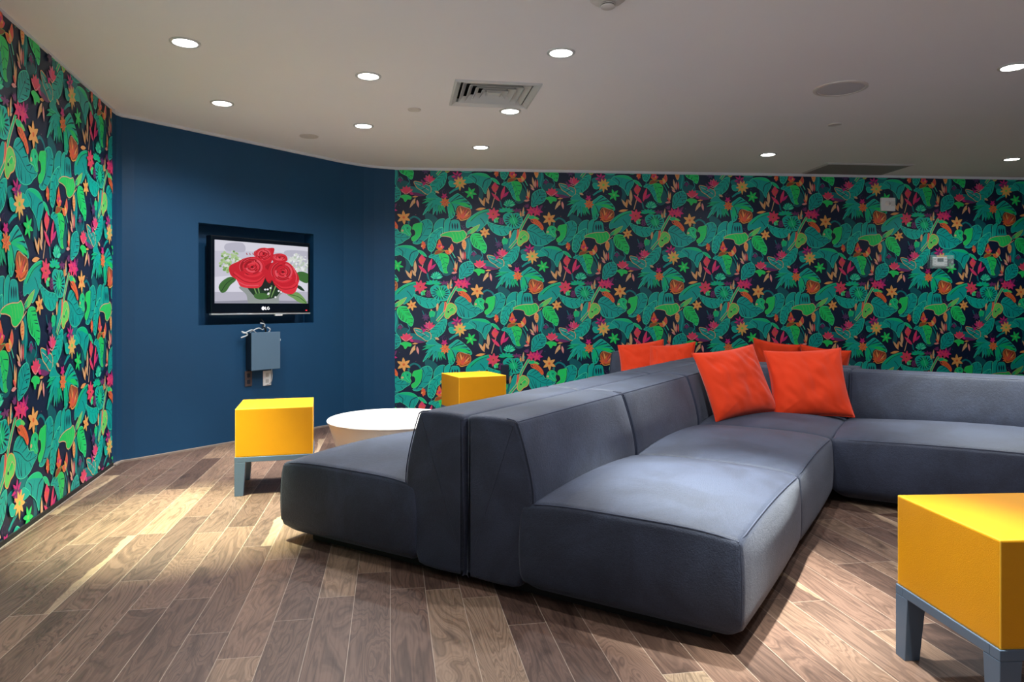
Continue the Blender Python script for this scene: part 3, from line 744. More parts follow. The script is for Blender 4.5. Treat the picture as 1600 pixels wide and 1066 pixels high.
HIDDEN = [(0.95, 3.02, 3.0, 38), (1.05, 2.05, 1.2, 36), (-2.0, 1.7, 0.25, 70), (3.3, 2.0, 0.1, 60), (-0.7, 1.0, 0.2, 70), (2.0, -0.4, 0.1, 60), (-1.4, -0.8, 0.15, 60)]  # unseen: first two read off light pools, the rest added as fill
dl = make_downlight()
def spot(x, y, k, parent, size=50, tint=False):
    ld = bpy.data.lights.new('downlight_lamp', 'SPOT'); ld.energy = SPOT_W * k; ld.color = GREENISH if tint else SPOT_COL
    ld.spot_size = radians(size); ld.spot_blend = 0.9; ld.shadow_soft_size = 0.035
    lo = bpy.data.objects.new('downlight_lamp', ld); C.objects.link(lo); lo.parent = parent; lo.location = (0, 0, -0.03)
    # the wide, weaker spill of the same lamp
    ld = bpy.data.lights.new('downlight_spill', 'SPOT'); ld.energy = SPILL_W * (0.45 if tint else min(k, 1.2)); ld.color = SPILL_COL
    ld.spot_size = radians(150); ld.spot_blend = 0.8; ld.shadow_soft_size = 0.05
    lo = bpy.data.objects.new('downlight_spill', ld); C.objects.link(lo); lo.parent = parent; lo.location = (0, 0, -0.03)
for i, (x, y, lb, k) in enumerate(LIGHTS):
    o = dl if i == 0 else copy_tree(dl)
    o.location = (x, y, CEIL); o['label'] = lb
for o, (x, y, lb, k) in zip([o for o in C.objects if o.name.startswith('recessed_downlight')], LIGHTS): pass
dls = [o for o in C.objects if o.name.startswith('recessed_downlight')]
for o, (x, y, lb, k) in zip(sorted(dls, key=lambda q: q.name), LIGHTS): spot(x, y, k, o, 42 if k > 2 else 50, k > 2)
for (x, y, k, sz) in HIDDEN:
    o = thing('recessed_downlight', 'round recessed downlight above the viewer, unseen: read from its pool or added as fill', 'ceiling light', (x, y, CEIL), 0, 'recessed downlights above the viewer')
    for ch in dl.children:
        if ch.type == 'MESH':
            c = ch.copy(); C.objects.link(c); c.parent = o
    spot(x, y, k, o, sz)

# square four way diffuser
t = thing('air_diffuser', 'square white four way air diffuser set in the ceiling', 'vent', (VENT[0], VENT[1], CEIL), VENT[2])
def sq_ring(mb, a0, z0, a1, z1, sides=(0, 1, 2, 3), th=0.0):
    c0 = [(-a0, -a0, z0), (a0, -a0, z0), (a0, a0, z0), (-a0, a0, z0)]
    c1 = [(-a1, -a1, z1), (a1, -a1, z1), (a1, a1, z1), (-a1, a1, z1)]
    for k in sides:
        j = (k + 1) % 4
        mb.add([c0[k], c0[j], c1[j], c1[k]], [(0, 1, 2, 3)])
mb = MB(); sq_ring(mb, VH, 0.0, VH, -0.012); sq_ring(mb, VH, -0.012, VH - 0.012, -0.016); sq_ring(mb, VH - 0.012, -0.016, VH - 0.045, 0.006); sq_ring(mb, VH - 0.045, 0.006, VH - 0.045, 0.03)
mb.build('frame', M['lightgrey'], t)
for k in range(5):
    a1 = VH - 0.058 - k * 0.046
    mb = MB(); sq_ring(mb, a1 - 0.034, 0.036, a1, -0.004); sq_ring(mb, a1, -0.004, a1 - 0.003, -0.005); sq_ring(mb, a1 - 0.003, -0.005, a1 - 0.037, 0.035)
    mb.build('louvre', M['lightgrey'], t)
MB().box(-0.05, 0.05, -0.05, 0.05, 0.0, 0.01).build('centre_plate', M['lightgrey'], t)
mb = MB(); sq_ring(mb, VH - 0.02, 0.001, VH - 0.02, 0.12); mb.add([(-VH, -VH, 0.12), (VH, -VH, 0.12), (VH, VH, 0.12), (-VH, VH, 0.12)], [(3, 2, 1, 0)])
mb.build('duct_box', M['black'], t)

# dark return grille by the back wall
t = thing('return_grille', 'dark grey return air panel in the ceiling against the back wall', 'vent', (RET[0], RET[1], CEIL), RET[2])
MB().box(-0.47, 0.47, -0.275, 0.275, -0.006, 0.0).box(-0.455, 0.455, -0.26, 0.27, -0.012, -0.006).build('frame', M['spk'], t)
MB().box(-0.44, 0.44, -0.245, 0.262, -0.014, -0.012).build('panel', M['retgrey'], t)
# speaker
t = thing('ceiling_speaker', 'large round flat speaker grille in the ceiling at right', 'speaker', (2.215, 4.776, CEIL))
MB().lathe([(0.172, 0.0), (0.172, -0.005), (0.165, -0.009), (0.15, -0.009), (0.148, -0.004), (0.148, 0.0)]).build('rim', M['sprk'], t, True)
MB().lathe([(0.148, -0.002), (0.146, -0.006), (0.002, -0.007)]).build('grille', M['spk'], t, True)
for x, y, r, lb in ((2.612, 5.732, 0.052, 'small round cover plate in the ceiling behind the large round speaker'),
                    (-1.758, 6.129, 0.08, 'round cover plate in the ceiling in front of the television'),
                    (-0.730, 5.291, 0.05, 'small round cover plate in the ceiling left of the square diffuser')):
    tag(MB().lathe([(r, 0), (r, -0.004), (r * 0.94, -0.007), (r * 0.86, -0.007), (r * 0.84, -0.005), (0.002, -0.006)], 32).build('sprinkler_cover', M['sprk'], None, True, loc=(x, y, CEIL)), lb, 'cover plate')
# smoke detector at the top edge
t = thing('smoke_detector', 'white domed smoke detector on the ceiling at the top edge of the picture', 'smoke detector', (0.455, 3.36, CEIL))
MB().lathe([(0.085, 0.0), (0.085, -0.012), (0.07, -0.024), (0.05, -0.03), (0.034, -0.032)], 40).build('base', M['sprk'], t, True)
MB().lathe([(0.030, -0.03), (0.030, -0.044)], 32).build('sensor_slot', M['black'], t, True)
MB().lathe([(0.036, -0.036), (0.036, -0.039), (0.03, -0.039)], 32).build('ring', M['sprk'], t, True)
MB().lathe([(0.034, -0.044), (0.034, -0.05), (0.028, -0.054), (0.002, -0.055)], 32).build('cap', M['sprk'], t, True)

# ------------------------------------------------------------------ sofa modules
TH = radians(31.7)
SU = Vector((sin(TH), cos(TH))); SV = Vector((cos(TH), -sin(TH))); S0 = Vector((-0.200, 3.016))
def su(u, v): p = S0 + SU * u + SV * v; return (p.x, p.y, 0)

def rbox(x0, x1, y0, y1, z0, z1, r, n=22, crown=0.0, bulge=0.0, cham=0.055, chz=0.055):
    """upholstered block: rounded edges, crowned top, bulging sides, tucked-in bottom edge"""
    cxm, cym = (x0 + x1) / 2, (y0 + y1) / 2; hx, hy = (x1 - x0) / 2, (y1 - y0) / 2; hz = (z1 - z0) / 2; czm = (z0 + z1) / 2
    def par(h):      # sample positions denser near the edges
        out = []
        k = 5
        for i in range(k + 1): out.append(-h + r * (1 - cos(pi / 2 * i / k)) )
        m_ = n - 2 * k
        for i in range(1, m_): out.append(-h + r + (2 * h - 2 * r) * i / m_)
        for i in range(k, -1, -1): out.append(h - r * (1 - cos(pi / 2 * i / k)))
        return out
    X, Y, Z = par(hx), par(hy), par(hz)
    idx = {}; vs = []; fs = []
    def vert(x, y, z):
        k = (round(x, 5), round(y, 5), round(z, 5))
        if k in idx: return idx[k]
        q = Vector((max(-hx + r, min(hx - r, x)), max(-hy + r, min(hy - r, y)), max(-hz + r, min(hz - r, z))))
        d = Vector((x, y, z)) - q
        p = q + d.normalized() * r if d.length > 1e-9 else q
        sx, sy, sz = p.x / hx, p.y / hy, p.z / hz
        if sz > -0.2:
            p.z += crown * ((1 - sx * sx) * (1 - sy * sy) + 0.75 * (1 - sx ** 2) + 1.0 * (1 - sy ** 4)) / 1.6 * max(0, (sz + 0.2) / 1.2)
        w = (1 - sz * sz)
        p.x += bulge * w * sx * (1 - 0.6 * sy * sy); p.y += bulge * w * sy * (1 - 0.6 * sx * sx)
        dz = p.z + hz
        if dz < chz:
            kk = (1 - dz / chz); p.x -= cham * kk * (1 if sx > 0.8 else -1 if sx < -0.8 else sx / 0.8); p.y -= cham * kk * (1 if sy > 0.8 else -1 if sy < -0.8 else sy / 0.8)
        idx[k] = len(vs); vs.append((cxm + p.x, cym + p.y, czm + p.z)); return idx[k]
    def grid(A, B, f):
        for i in range(len(A) - 1):
            for j in range(len(B) - 1):
                fs.append((f(A[i], B[j]), f(A[i + 1], B[j]), f(A[i + 1], B[j + 1]), f(A[i], B[j + 1])))
    grid(X, Y, lambda a, b_: vert(a, b_, hz)); grid(Y, X, lambda a, b_: vert(b_, a, -hz))
    grid(X, Z, lambda a, b_: vert(a, -hy, b_)); grid(Z, X, lambda a, b_: vert(b_, hy, a))
    grid(Z, Y, lambda a, b_: vert(-hx, b_, a)); grid(Y, Z, lambda a, b_: vert(hx, a, b_))
    def surf(x, y, z):   # point on the finished surface for seams, local to the block centre
        q = Vector((max(-hx + r, min(hx - r, x)), max(-hy + r, min(hy - r, y)), max(-hz + r, min(hz - r, z))))
        d = Vector((x, y, z)) - q; p = q + d.normalized() * r if d.length > 1e-9 else q
        sx, sy, sz = p.x / hx, p.y / hy, p.z / hz
        if sz > -0.2: p.z += crown * ((1 - sx * sx) * (1 - sy * sy) + 0.75 * (1 - sx ** 2) + 1.0 * (1 - sy ** 4)) / 1.6 * max(0, (sz + 0.2) / 1.2)
        w = (1 - sz * sz); p.x += bulge * w * sx * (1 - 0.6 * sy * sy); p.y += bulge * w * sy * (1 - 0.6 * sx * sx)
        return (cxm + p.x, cym + p.y, czm + p.z)
    return vs, fs, surf, (hx, hy, hz)

BACKP = [(0.012, 0.04), (0.0, 0.06), (0.0, 0.10), (0.0, 0.40), (0.0, 0.68), (0.002, 0.715), (0.016, 0.729), (0.06, 0.735), (0.15, 0.737), (0.225, 0.730), (0.250, 0.722), (0.262, 0.704),
         (0.288, 0.63), (0.314, 0.54), (0.330, 0.46), (0.333, 0.40), (0.328, 0.33), (0.314, 0.24), (0.294, 0.14), (0.272, 0.075), (0.23, 0.04)]
def back_mesh(W, trim_front=None):
    P = smooth_path(BACKP, True, 3); n = len(P); r = 0.024
    nr = []
    for i in range(n):
        t = (P[(i + 1) % n] - P[i - 1]).normalized(); nr.append(Vector((t.y, -t.x)))
    ar = sum(P[i - 1].x * P[i].y - P[i].x * P[i - 1].y for i in range(n))
    sg = -1 if ar > 0 else 1
    xs = []
    for k in range(5):
        a = pi / 2 * (4 - k) / 4; xs.append((-W / 2 + r - r * sin(a), r * (1 - cos(a))))
    for k in range(1, 9): xs.append((-W / 2 + r + (W - 2 * r) * k / 9, 0.0))
    for k in range(5):
        a = pi / 2 * k / 4; xs.append((W / 2 - r + r * sin(a), r * (1 - cos(a))))
    vs = []; fs = []
    for (x, ins) in xs:
        for i in range(n):
            p = P[i] + nr[i] * sg * ins; vs.append((x, p.x, p.y))
    for k in range(len(xs) - 1):
        for i in range(n):
            j = (i + 1) % n
            fs.append((k * n + i, k * n + j, (k + 1) * n + j, (k + 1) * n + i))
    fs.append(tuple(range(n))[::-1]); fs.append(tuple((len(xs) - 1) * n + i for i in range(n)))
    seam = [(p.x, p.y) for p in P]
    return vs, fs, seam

def xf(vs, ang, dx, dy):
    return [(x * cos(ang) - y * sin(ang) + dx, x * sin(ang) + y * cos(ang) + dy, z) for x, y, z in vs]

def sofa_unit(label, loc, rz, W=1.095, D=1.15, side=0, group='modular sofa units'):
    """origin at the middle of the back's foot; front is +y; side=+1/-1 adds a second backrest on that side"""
    t = thing('sofa_unit', label, 'sofa', loc, rz, group)
    sx0, sx1 = -W / 2, W / 2
    if side > 0: sx1 -= 0.27
    if side < 0: sx0 += 0.27
    vs, fs, surf, (hx, hy, hz) = rbox(sx0, sx1, 0.27, D, 0.032, 0.392, 0.024, crown=0.042, bulge=0.026)
    seat = MB().add(vs, fs).build('seat', M['fabric'], t, True, angle=0)
    e = 0.0095; rr = 0.004
    path = []
    K = 14
    for i in range(K): path.append(surf(-hx + e + (2 * hx - 2 * e) * i / K, hy - e * 0.3, hz - e * 0.3))
    for i in range(K): path.append(surf(hx - e * 0.3, hy - e - (2 * hy - 2 * e) * i / K, hz - e * 0.3))
    for i in range(K): path.append(surf(hx - e - (2 * hx - 2 * e) * i / K, -hy + e * 0.3, hz - e * 0.3))
    for i in range(K): path.append(surf(-hx + e * 0.3, -hy + e + (2 * hy - 2 * e) * i / K, hz - e * 0.3))
    MB().tube(path, 0.0032, 6, True).build('piping', M['piping'], seat, True)
    for sx in (-1, 1):
        MB().tube([surf(sx * (hx - 0.006), hy - 0.006, hz * k) for k in (0.93, 0.7, 0.4, 0.0, -0.4, -0.6)], 0.0025, 6).build('corner_seam', M['piping'], seat, True)
    def back(Ws, conv):
        vs, fs, seam = back_mesh(Ws)
        bk = MB().add(conv(vs), fs).build('backrest', M['fabric'], t, True, angle=42)
        line = [q for q in seam if q[1] > 0.10 and (q[0] > 0.20)]
        for sx in (-1, 1):
            MB().tube(conv([(sx * (Ws / 2 - 0.007), y - 0.001, z) for y, z in line]), 0.003, 6).build('piping', M['piping'], bk, True)
        top = [q for q in seam if q[0] > 0.24 and q[1] > 0.715]
        q = top[len(top) // 2]
        MB().tube(conv([(-Ws / 2 + 0.012 + (Ws - 0.024) * i / 8, q[0], q[1]) for i in range(9)]), 0.003, 6).build('top_seam', M['piping'], bk, True)
    back(W, lambda v: v)
    if side:
        back(D - 0.02, lambda v: xf(v, side * pi / 2, side * W / 2, D / 2 + 0.005))
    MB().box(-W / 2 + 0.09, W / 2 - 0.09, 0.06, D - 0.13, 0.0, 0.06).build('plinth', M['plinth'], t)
    return t

RR, RLF, RLEG, RW = -(pi / 2 + TH), pi / 2 - TH, pi - TH, -TH
g = 'modular slate blue sofa units'
sofa_unit('slate velour sofa unit in the foreground, with its seat corner nearest the viewer', su(0.55, 0.002), RR, group=g)
sofa_unit('slate velour sofa unit between the foreground unit and the big pillow corner', su(1.65, 0.002), RR, group=g)
sofa_unit('slate velour corner sofa unit holding the two large orange pillows', su(2.775, 0.002), RR, W=1.145, side=-1, group=g)
sofa_unit('wide slate velour sofa unit at right, facing the viewer behind the yellow stool', su(3.35, 1.152 + 0.80), RLEG, W=1.60, group=g)
sofa_unit('slate velour sofa unit back to back with the foreground unit, seat pointing left', su(0.55, -0.002), RLF, group=g)
sofa_unit('slate velour sofa unit beside the white round table, behind the long backrest', su(1.65, -0.002), RLF, group=g)
sofa_unit('slate velour sofa unit behind the long backrest, next to the far corner', su(2.75, -0.002), RLF, group=g)
sofa_unit('slate velour far corner sofa unit with two orange pillows, near the back wall', su(3.85, -0.002), RLF, side=1, group=g)
sofa_unit('slate velour sofa unit facing the papered back wall, behind the big pillows', su(3.364, 0.60), RW, W=1.17, D=1.08, group=g)

# ------------------------------------------------------------------ pillows
def pillow_mesh(w, h, th, seed):
    n = 44; vs = []; fs = []
    off = Vector((seed * 3.1, seed * 1.7, seed * 0.9))
    for side in (1, -1):
        for i in range(n + 1):
            for j in range(n + 1):
                s_ = -1 + 2 * i / n; t_ = -1 + 2 * j / n
                s_ = sin(s_ * pi / 2) * 0.35 + s_ * 0.65; t_ = sin(t_ * pi / 2) * 0.35 + t_ * 0.65
                x = w / 2 * s_ * (1 - 0.075 * (1 - t_ * t_)); z = h / 2 * t_ * (1 - 0.075 * (1 - s_ * s_))
                e = max(0.0, (1 - s_ * s_) * (1 - t_ * t_))
                d = th / 2 * e ** 0.42 * (1.0 - 0.16 * t_)
                rim = 1 - (max(abs(s_), abs(t_))) ** 4
                wr = mnoise.noise(Vector((s_ * 2.2, t_ * 1.4, side)) + off) * 0.018 + mnoise.noise(Vector((s_ * 5.5 + t_ * 2.0, t_ * 3.0, side * 2)) + off) * 0.013
                # pulled creases running in from the corners
                cr = sum(max(0, 1 - abs((s_ - cs) * ct - (t_ - ct) * cs * k) * 9) * max(0, 1 - sqrt((s_ - cs) ** 2 + (t_ - ct) ** 2) / 0.9)
                         for cs in (-1, 1) for ct in (-1, 1) for k in (0.55, 1.7)) * 0.011
                vs.append((x, -side * (d + (wr + cr) * rim * min(1, e * 6)), z))
        o = 0 if side == 1 else (n + 1) ** 2
        for i in range(n):
            for j in range(n):
                a = o + i * (n + 1) + j
                f = (a, a + n + 1, a + n + 2, a + 1)
                fs.append(f if side == 1 else f[::-1])
    return vs, fs
def pillow(label, loc, yaw, lean, roll, w, h, th, seed):
    vs, fs = pillow_mesh(w, h, th, seed)
    Mx = Matrix.Rotation(yaw, 3, 'Z') @ Matrix.Rotation(-lean, 3, 'X') @ Matrix.Rotation(roll, 3, 'Y')
    pts = [Mx @ Vector(v) for v in vs]
    zmin = min(p.z for p in pts)
    o = MB().add([(p.x, p.y, p.z - zmin) for p in pts], fs).build('throw_pillow', M['orange'], None, True, angle=0, loc=loc)
    tag(o, label, 'pillow', 'orange throw pillows')
    m_ = o.modifiers.new('weld', 'WELD'); m_.merge_threshold = 0.0004
    # stitched seam round the edge
    n = 44
    idx = [j for j in range(n + 1)] + [i * (n + 1) + n for i in range(1, n + 1)] + [n * (n + 1) + j for j in range(n - 1, -1, -1)] + [i * (n + 1) for i in range(n - 1, 0, -1)]
    MB().tube([(pts[i].x, pts[i].y, pts[i].z - zmin) for i in idx], 0.0035, 6, True).build('seam', M['orange'], o, True)
    return o
SEAT_Z = 0.414
pillow('large orange throw pillow in the sofa corner, left of the front pair', (1.545, 4.90, SEAT_Z), radians(20), radians(24), radians(-6), 0.53, 0.50, 0.17, 1)
pillow('large orange throw pillow in the sofa corner, right of the front pair', (2.07, 4.955, SEAT_Z), radians(-9), radians(26), radians(-3), 0.53, 0.51, 0.17, 2)
pu = su(3.90, -0.72); pillow('left orange pillow of the pair seen over the long backrest', (pu[0], pu[1], SEAT_Z), -TH + radians(12), radians(24), radians(-9), 0.44, 0.44, 0.15, 3)
pu = su(3.78, -0.40); pillow('right orange pillow of the pair seen over the long backrest', (pu[0], pu[1], SEAT_Z), -TH + radians(-8), radians(22), radians(-7), 0.45, 0.44, 0.15, 4)
pu = su(3.86, 0.10); pillow('orange pillow peeking out low behind the left front pillow', (pu[0], pu[1], SEAT_Z), -TH, radians(-34), radians(-3), 0.35, 0.42, 0.14, 5)
pu = su(3.86, 0.485); pillow('orange pillow behind the right front pillow, its raised corner showing over the backrest', (pu[0], pu[1], SEAT_Z), -TH, radians(-17), radians(8), 0.38, 0.48, 0.14, 6)
pu = su(3.86, 0.87); pillow('orange pillow rearmost at right, showing past the edge of the right front pillow', (pu[0], pu[1], SEAT_Z), -TH, radians(-20), radians(7), 0.38, 0.45, 0.14, 7)

# ------------------------------------------------------------------ yellow stools
def stool(label, loc, rz, S=0.47):
    t = thing('cube_stool', label, 'stool', loc, rz, 'yellow cube stools')
    h = S / 2
    seat = MB().box(-h, h, -h, h, 0.243, 0.547).build('seat', M['yellow'], t, False, 0.006, 3)
    k = h - 0.003
    pm = MB()
    for z in (0.5445, 0.246): pm.tube([(-k, -k, z), (k, -k, z), (k, k, z), (-k, k, z)], 0.0032, 6, True)
    for sx, sy in ((-1, -1), (1, -1), (1, 1), (-1, 1)): pm.tube([(sx * k, sy * k, 0.246), (sx * k, sy * k, 0.5445)], 0.0028, 6)
    pm.build('piping', M['yellowe'], seat)
    a = h + 0.004
    fr = MB()
    for (x0, x1, y0, y1) in ((-a, a, -a, -a + 0.04), (-a, a, a - 0.04, a), (-a, -a + 0.04, -a + 0.04, a - 0.04), (a - 0.04, a, -a + 0.04, a - 0.04)):
        fr.box(x0, x1, y0, y1, 0.212, 0.243)
    fr.build('apron', M['legs'], t, False, 0.002)
    for sx in (-1, 1):
        for sy in (-1, 1):
            l = MB(); w0, w1 = 0.066, 0.052
            ox, oy = sx * a, sy * a
            vs = []
            for z, w in ((0.0, w1), (0.212, w0)):
                for (i, j) in ((0, 0), (1, 0), (1, 1), (0, 1)): vs.append((ox - sx * w * i, oy - sy * w * j, z))
            l.add(vs, [(3, 2, 1, 0), (4, 5, 6, 7), (0, 1, 5, 4), (1, 2, 6, 5), (2, 3, 7, 6), (3, 0, 4, 7)] if sx * sy > 0 else
                  [(0, 1, 2, 3), (7, 6, 5, 4), (4, 5, 1, 0), (5, 6, 2, 1), (6, 7, 3, 2), (7, 4, 0, 3)])
            l.build('leg', M['legs'], t, False, 0.002)
    return t
stool('yellow cube stool with grey frame, cut by the right edge of the picture', (1.352 + 0.222, 1.963 + 0.25, 0), radians(3.7))
stool('yellow cube stool with grey frame in front of the navy wall under the television', (-1.570, 4.725, 0), radians(15.0))
stool('yellow cube stool before the papered wall, half hidden by the long sofa back', (-0.366, 6.70, 0), radians(25))

# ------------------------------------------------------------------ white round table
t = thing('round_table', 'low white round table with tapering sides beside the far sofa seats', 'table', (-0.89, 5.29, 0))
MB().lathe([(0.36, 0.0), (0.372, 0.012), (0.398, 0.10), (0.432, 0.22), (0.462, 0.315), (0.470, 0.338)], 72).build('body', M['tablew'], t, True)
MB().lathe([(0.470, 0.338), (0.478, 0.344), (0.480, 0.352), (0.476, 0.359), (0.466, 0.362), (0.44, 0.3615), (0.002, 0.361)], 72).build('tabletop', M['tablew'], t, True)

# ------------------------------------------------------------------ television
TVP = dict(bg=(206, 204, 220), bg2=(190, 188, 204), bg3=(222, 220, 232), tab=(226, 224, 238), red=(206, 24, 44), red2=(228, 44, 60), red3=(170, 10, 30), red4=(120, 4, 22),
           pinkr=(236, 84, 98), green=(62, 110, 52), dgreen=(24, 56, 34), lgreen=(120, 160, 92), hyd=(176, 204, 146), hyd2=(150, 184, 116), whyd=(222, 228, 220), whyd2=(192, 206, 188),
           glass=(150, 158, 156), dk=(20, 30, 28), wh=(240, 240, 244), shadow=(150, 150, 166))
TVK = list(TVP)
def tv_picture():
    T = Flat(); r = random.Random(5)
    T.poly([(0, -50), (1400, -50), (1400, 1100), (0, 1100)], 'bg', False)
    T.poly([(0, 60), (1400, 60), (1400, 300), (700, 260), (0, 250)], 'bg3', False)
    T.poly([(220, 160), (400, 150), (420, 260), (220, 250)], 'bg2'); T.poly([(930, 240), (1230, 260), (1230, 330), (930, 310)], 'bg2')
    T.poly([(0, 600), (320, 560), (1000, 640), (1400, 620), (1400, 780), (0, 800)], 'tab', False)
    T.poly([(0, 780), (1400, 760), (1400, 880), (0, 900)], 'bg2', False)
    T.poly([(0, 905), (480, 880), (1400, 880), (1400, 910), (0, 930)], 'shadow', False)
    for i in range(130):
        a = r.uniform(0, 6.28); d = sqrt(r.random()); T.disc(262 + 120 * d * cos(a), 385 + 145 * d * sin(a), r.uniform(10, 20), r.choice(['hyd', 'hyd2', 'hyd', 'lgreen', 'whyd']), 7)
    for i in range(130):
        a = r.uniform(0, 6.28); d = sqrt(r.random()); T.disc(1080 + 130 * d * cos(a), 410 + 125 * d * sin(a), r.uniform(10, 20), r.choice(['whyd', 'whyd', 'whyd2', 'bg2', 'wh']), 7)
    # vase and stems
    T.poly([(380, 700), (880, 720), (830, 830), (800, 960), (500, 960), (440, 810)], 'glass'); T.poly([(480, 690), (860, 700), (830, 790), (760, 850), (600, 860), (500, 790)], 'dgreen')
    T.poly([(600, 560), (760, 560), (800, 740), (640, 760), (590, 680)], 'dk')
    for x in (520, 570, 740, 790): T.stroke([(x, 690), (x + (650 - x) * 0.4, 840)], 'lgreen', 16, 10, smooth=False)
    T.poly([(540, 800), (660, 790), (700, 840), (620, 870), (540, 850)], 'green')
    for (x, y) in ((660, 742), (690, 740), (725, 722), (702, 790), (696, 800), (826, 758), (856, 770), (785, 838)): T.disc(x, y, 13, 'wh', 8)
    # leaves
    T.poly([(310, 590), (240, 590), (165, 650), (135, 720), (165, 788), (215, 770), (262, 690), (320, 630)], 'green'); T.stroke([(300, 600), (220, 670), (165, 770)], 'dgreen', 8)
    T.poly([(1050, 530), (1120, 510), (1210, 545), (1200, 650), (1130, 640), (1060, 590)], 'green')
    T.poly([(1040, 690), (1100, 690), (1160, 755), (1100, 740)], 'dgreen')
    T.poly([(930, 795), (1050, 770), (1130, 820), (1190, 910), (1090, 900), (1010, 850)], 'lgreen'); T.stroke([(960, 800), (1080, 830), (1180, 905)], 'green', 10)
    def rose(cx, cy, rx, ry, outer, seed):
        q = random.Random(seed)
        T.poly(outer, 'red')
        cols = ['red2', 'red3', 'red', 'pinkr', 'red3', 'red2']
        for k in range(6):
            f = 0.95 - 0.15 * k
            for s_ in range(3 if k < 4 else 2):
                a0 = q.uniform(0, 6.28) if k else s_ * 2.09 + 0.6
                sp = q.uniform(1.5, 2.2)
                pts_o = [(cx + rx * f * cos(a0 + sp * i / 6), cy + ry * f * sin(a0 + sp * i / 6)) for i in range(7)]
                pts_i = [(cx + rx * (f - 0.17) * cos(a0 + sp * i / 6), cy + ry * (f - 0.17) * sin(a0 + sp * i / 6)) for i in range(6, -1, -1)]
                T.poly(pts_o + pts_i, cols[(k + s_) % 6])
                T.stroke(pts_i, 'red4', 9, 4); T.stroke(pts_o, 'pinkr' if (k + s_) % 2 else 'red2', 7, 4)
        T.disc(cx, cy, rx * 0.12, 'red4', 12, ry * 0.12)
    rose(640, 290, 105, 85, [(530, 260), (600, 225), (700, 212), (770, 215), (760, 290), (740, 380), (690, 460), (620, 430), (540, 330)], 1)
    rose(840, 330, 85, 45, [(750, 300), (850, 280), (920, 310), (932, 370), (860, 390), (760, 390)], 2)
    for x in (450, 485, 520): T.stroke([(x, 300), (x - 10, 275)], 'red3', 12, 5, smooth=False)
    T.poly([(640, 470), (740, 400), (760, 520), (720, 660), (660, 600)], 'red3')
    rose(505, 455, 150, 135, [(250, 450), (340, 390), (440, 335), (560, 330), (640, 380), (660, 460), (690, 500), (660, 590), (600, 710), (480, 725), (370, 700), (340, 630), (262, 560)], 3)
    T.poly([(300, 520), (420, 600), (560, 620), (650, 560), (610, 700), (480, 722), (370, 695)], 'red2'); T.stroke([(290, 540), (420, 640), (560, 650), (650, 570)], 'red3', 10)
    T.stroke([(340, 640), (440, 690), (580, 690)], 'pinkr', 12)
    rose(875, 515, 150, 140, [(690, 500), (740, 400), (840, 375), (960, 410), (1030, 480), (1085, 600), (1060, 690), (1020, 780), (960, 798), (870, 770), (780, 690), (740, 620), (690, 640), (665, 570)], 4)
    T.poly([(760, 640), (860, 700), (980, 690), (1075, 620), (1040, 760), (960, 795), (860, 765)], 'red2'); T.stroke([(770, 660), (870, 730), (1000, 720), (1060, 670)], 'red3', 10); T.stroke([(1000, 450), (1050, 560), (1040, 640)], 'pinkr', 12)
    return T
TVX = bs(1.1705); TVW, TVHt = 1.03, 0.682
t = thing('television', 'wide flat television in the navy recess showing red roses', 'television', (TVX.x, TVX.y, 1.457), BLR)
hw, hh = TVW / 2, TVHt / 2
SX0, SX1, SZ0, SZ1 = -hw + 0.032, hw - 0.026, -hh + 0.100, hh - 0.040
mb = MB()
mb.box(-hw, hw, -0.03, 0.05, -hh + 0.012, hh)
mb.build('casing', M['tvblack'], t, False, 0.008, 3)
MB().box(-hw * 0.8, hw * 0.8, 0.05, 0.085, -hh * 0.7, hh * 0.7).build('rear_housing', M['tvblack'], t)
MB().box(-0.2, 0.2, 0.085, 0.14, -0.15, 0.15).build('wall_mount', M['black'], t)
TVM = []
for k in TVK:
    m, nt, b = newmat('screen_' + k); c = lin(TVP[k])
    b.inputs['Base Color'].default_value = (0.01, 0.01, 0.01, 1); b.inputs['Roughness'].default_value = 0.25
    b.inputs['Emission Color'].default_value = c; b.inputs['Emission Strength'].default_value = 0.82; TVM.append(m)
PT = tv_picture(); mb = MB(); TI = {k: i for i, k in enumerate(TVK)}
def scr(p):
    u = (p[0] - 95) / 1112.0; top = 108 + 92 * u; bot = 925 - 13 * u
    return (u, (p[1] - top) / (bot - top))
for li, (col, tl) in enumerate(PT.layers):
    for tr in tl:
        P = clip_poly([scr(p) for p in tr], 0, 1, 0, 1)
        if len(P) < 3: continue
        ar = sum(P[q - 1][0] * P[q][1] - P[q][0] * P[q - 1][1] for q in range(len(P)))
        if ar > 0: P = P[::-1]
        mb.add([(SX0 + (SX1 - SX0) * u, -0.0304 - li * 0.000012, SZ1 + (SZ0 - SZ1) * v) for u, v in P], [tuple(range(len(P)))], TI[col])
mb.build('screen', TVM, t)
MB().box(-hw, hw, -0.034, 0.0, -hh, -hh + 0.012).build('silver_strip', M['silver'], t, False, 0.002)['label'] = 'silver strip along the lower edge'
MB().box(0.12, 0.20, -0.032, -0.012, -hh - 0.013, -hh).build('power_bar', M['white'], t, False, 0.002)
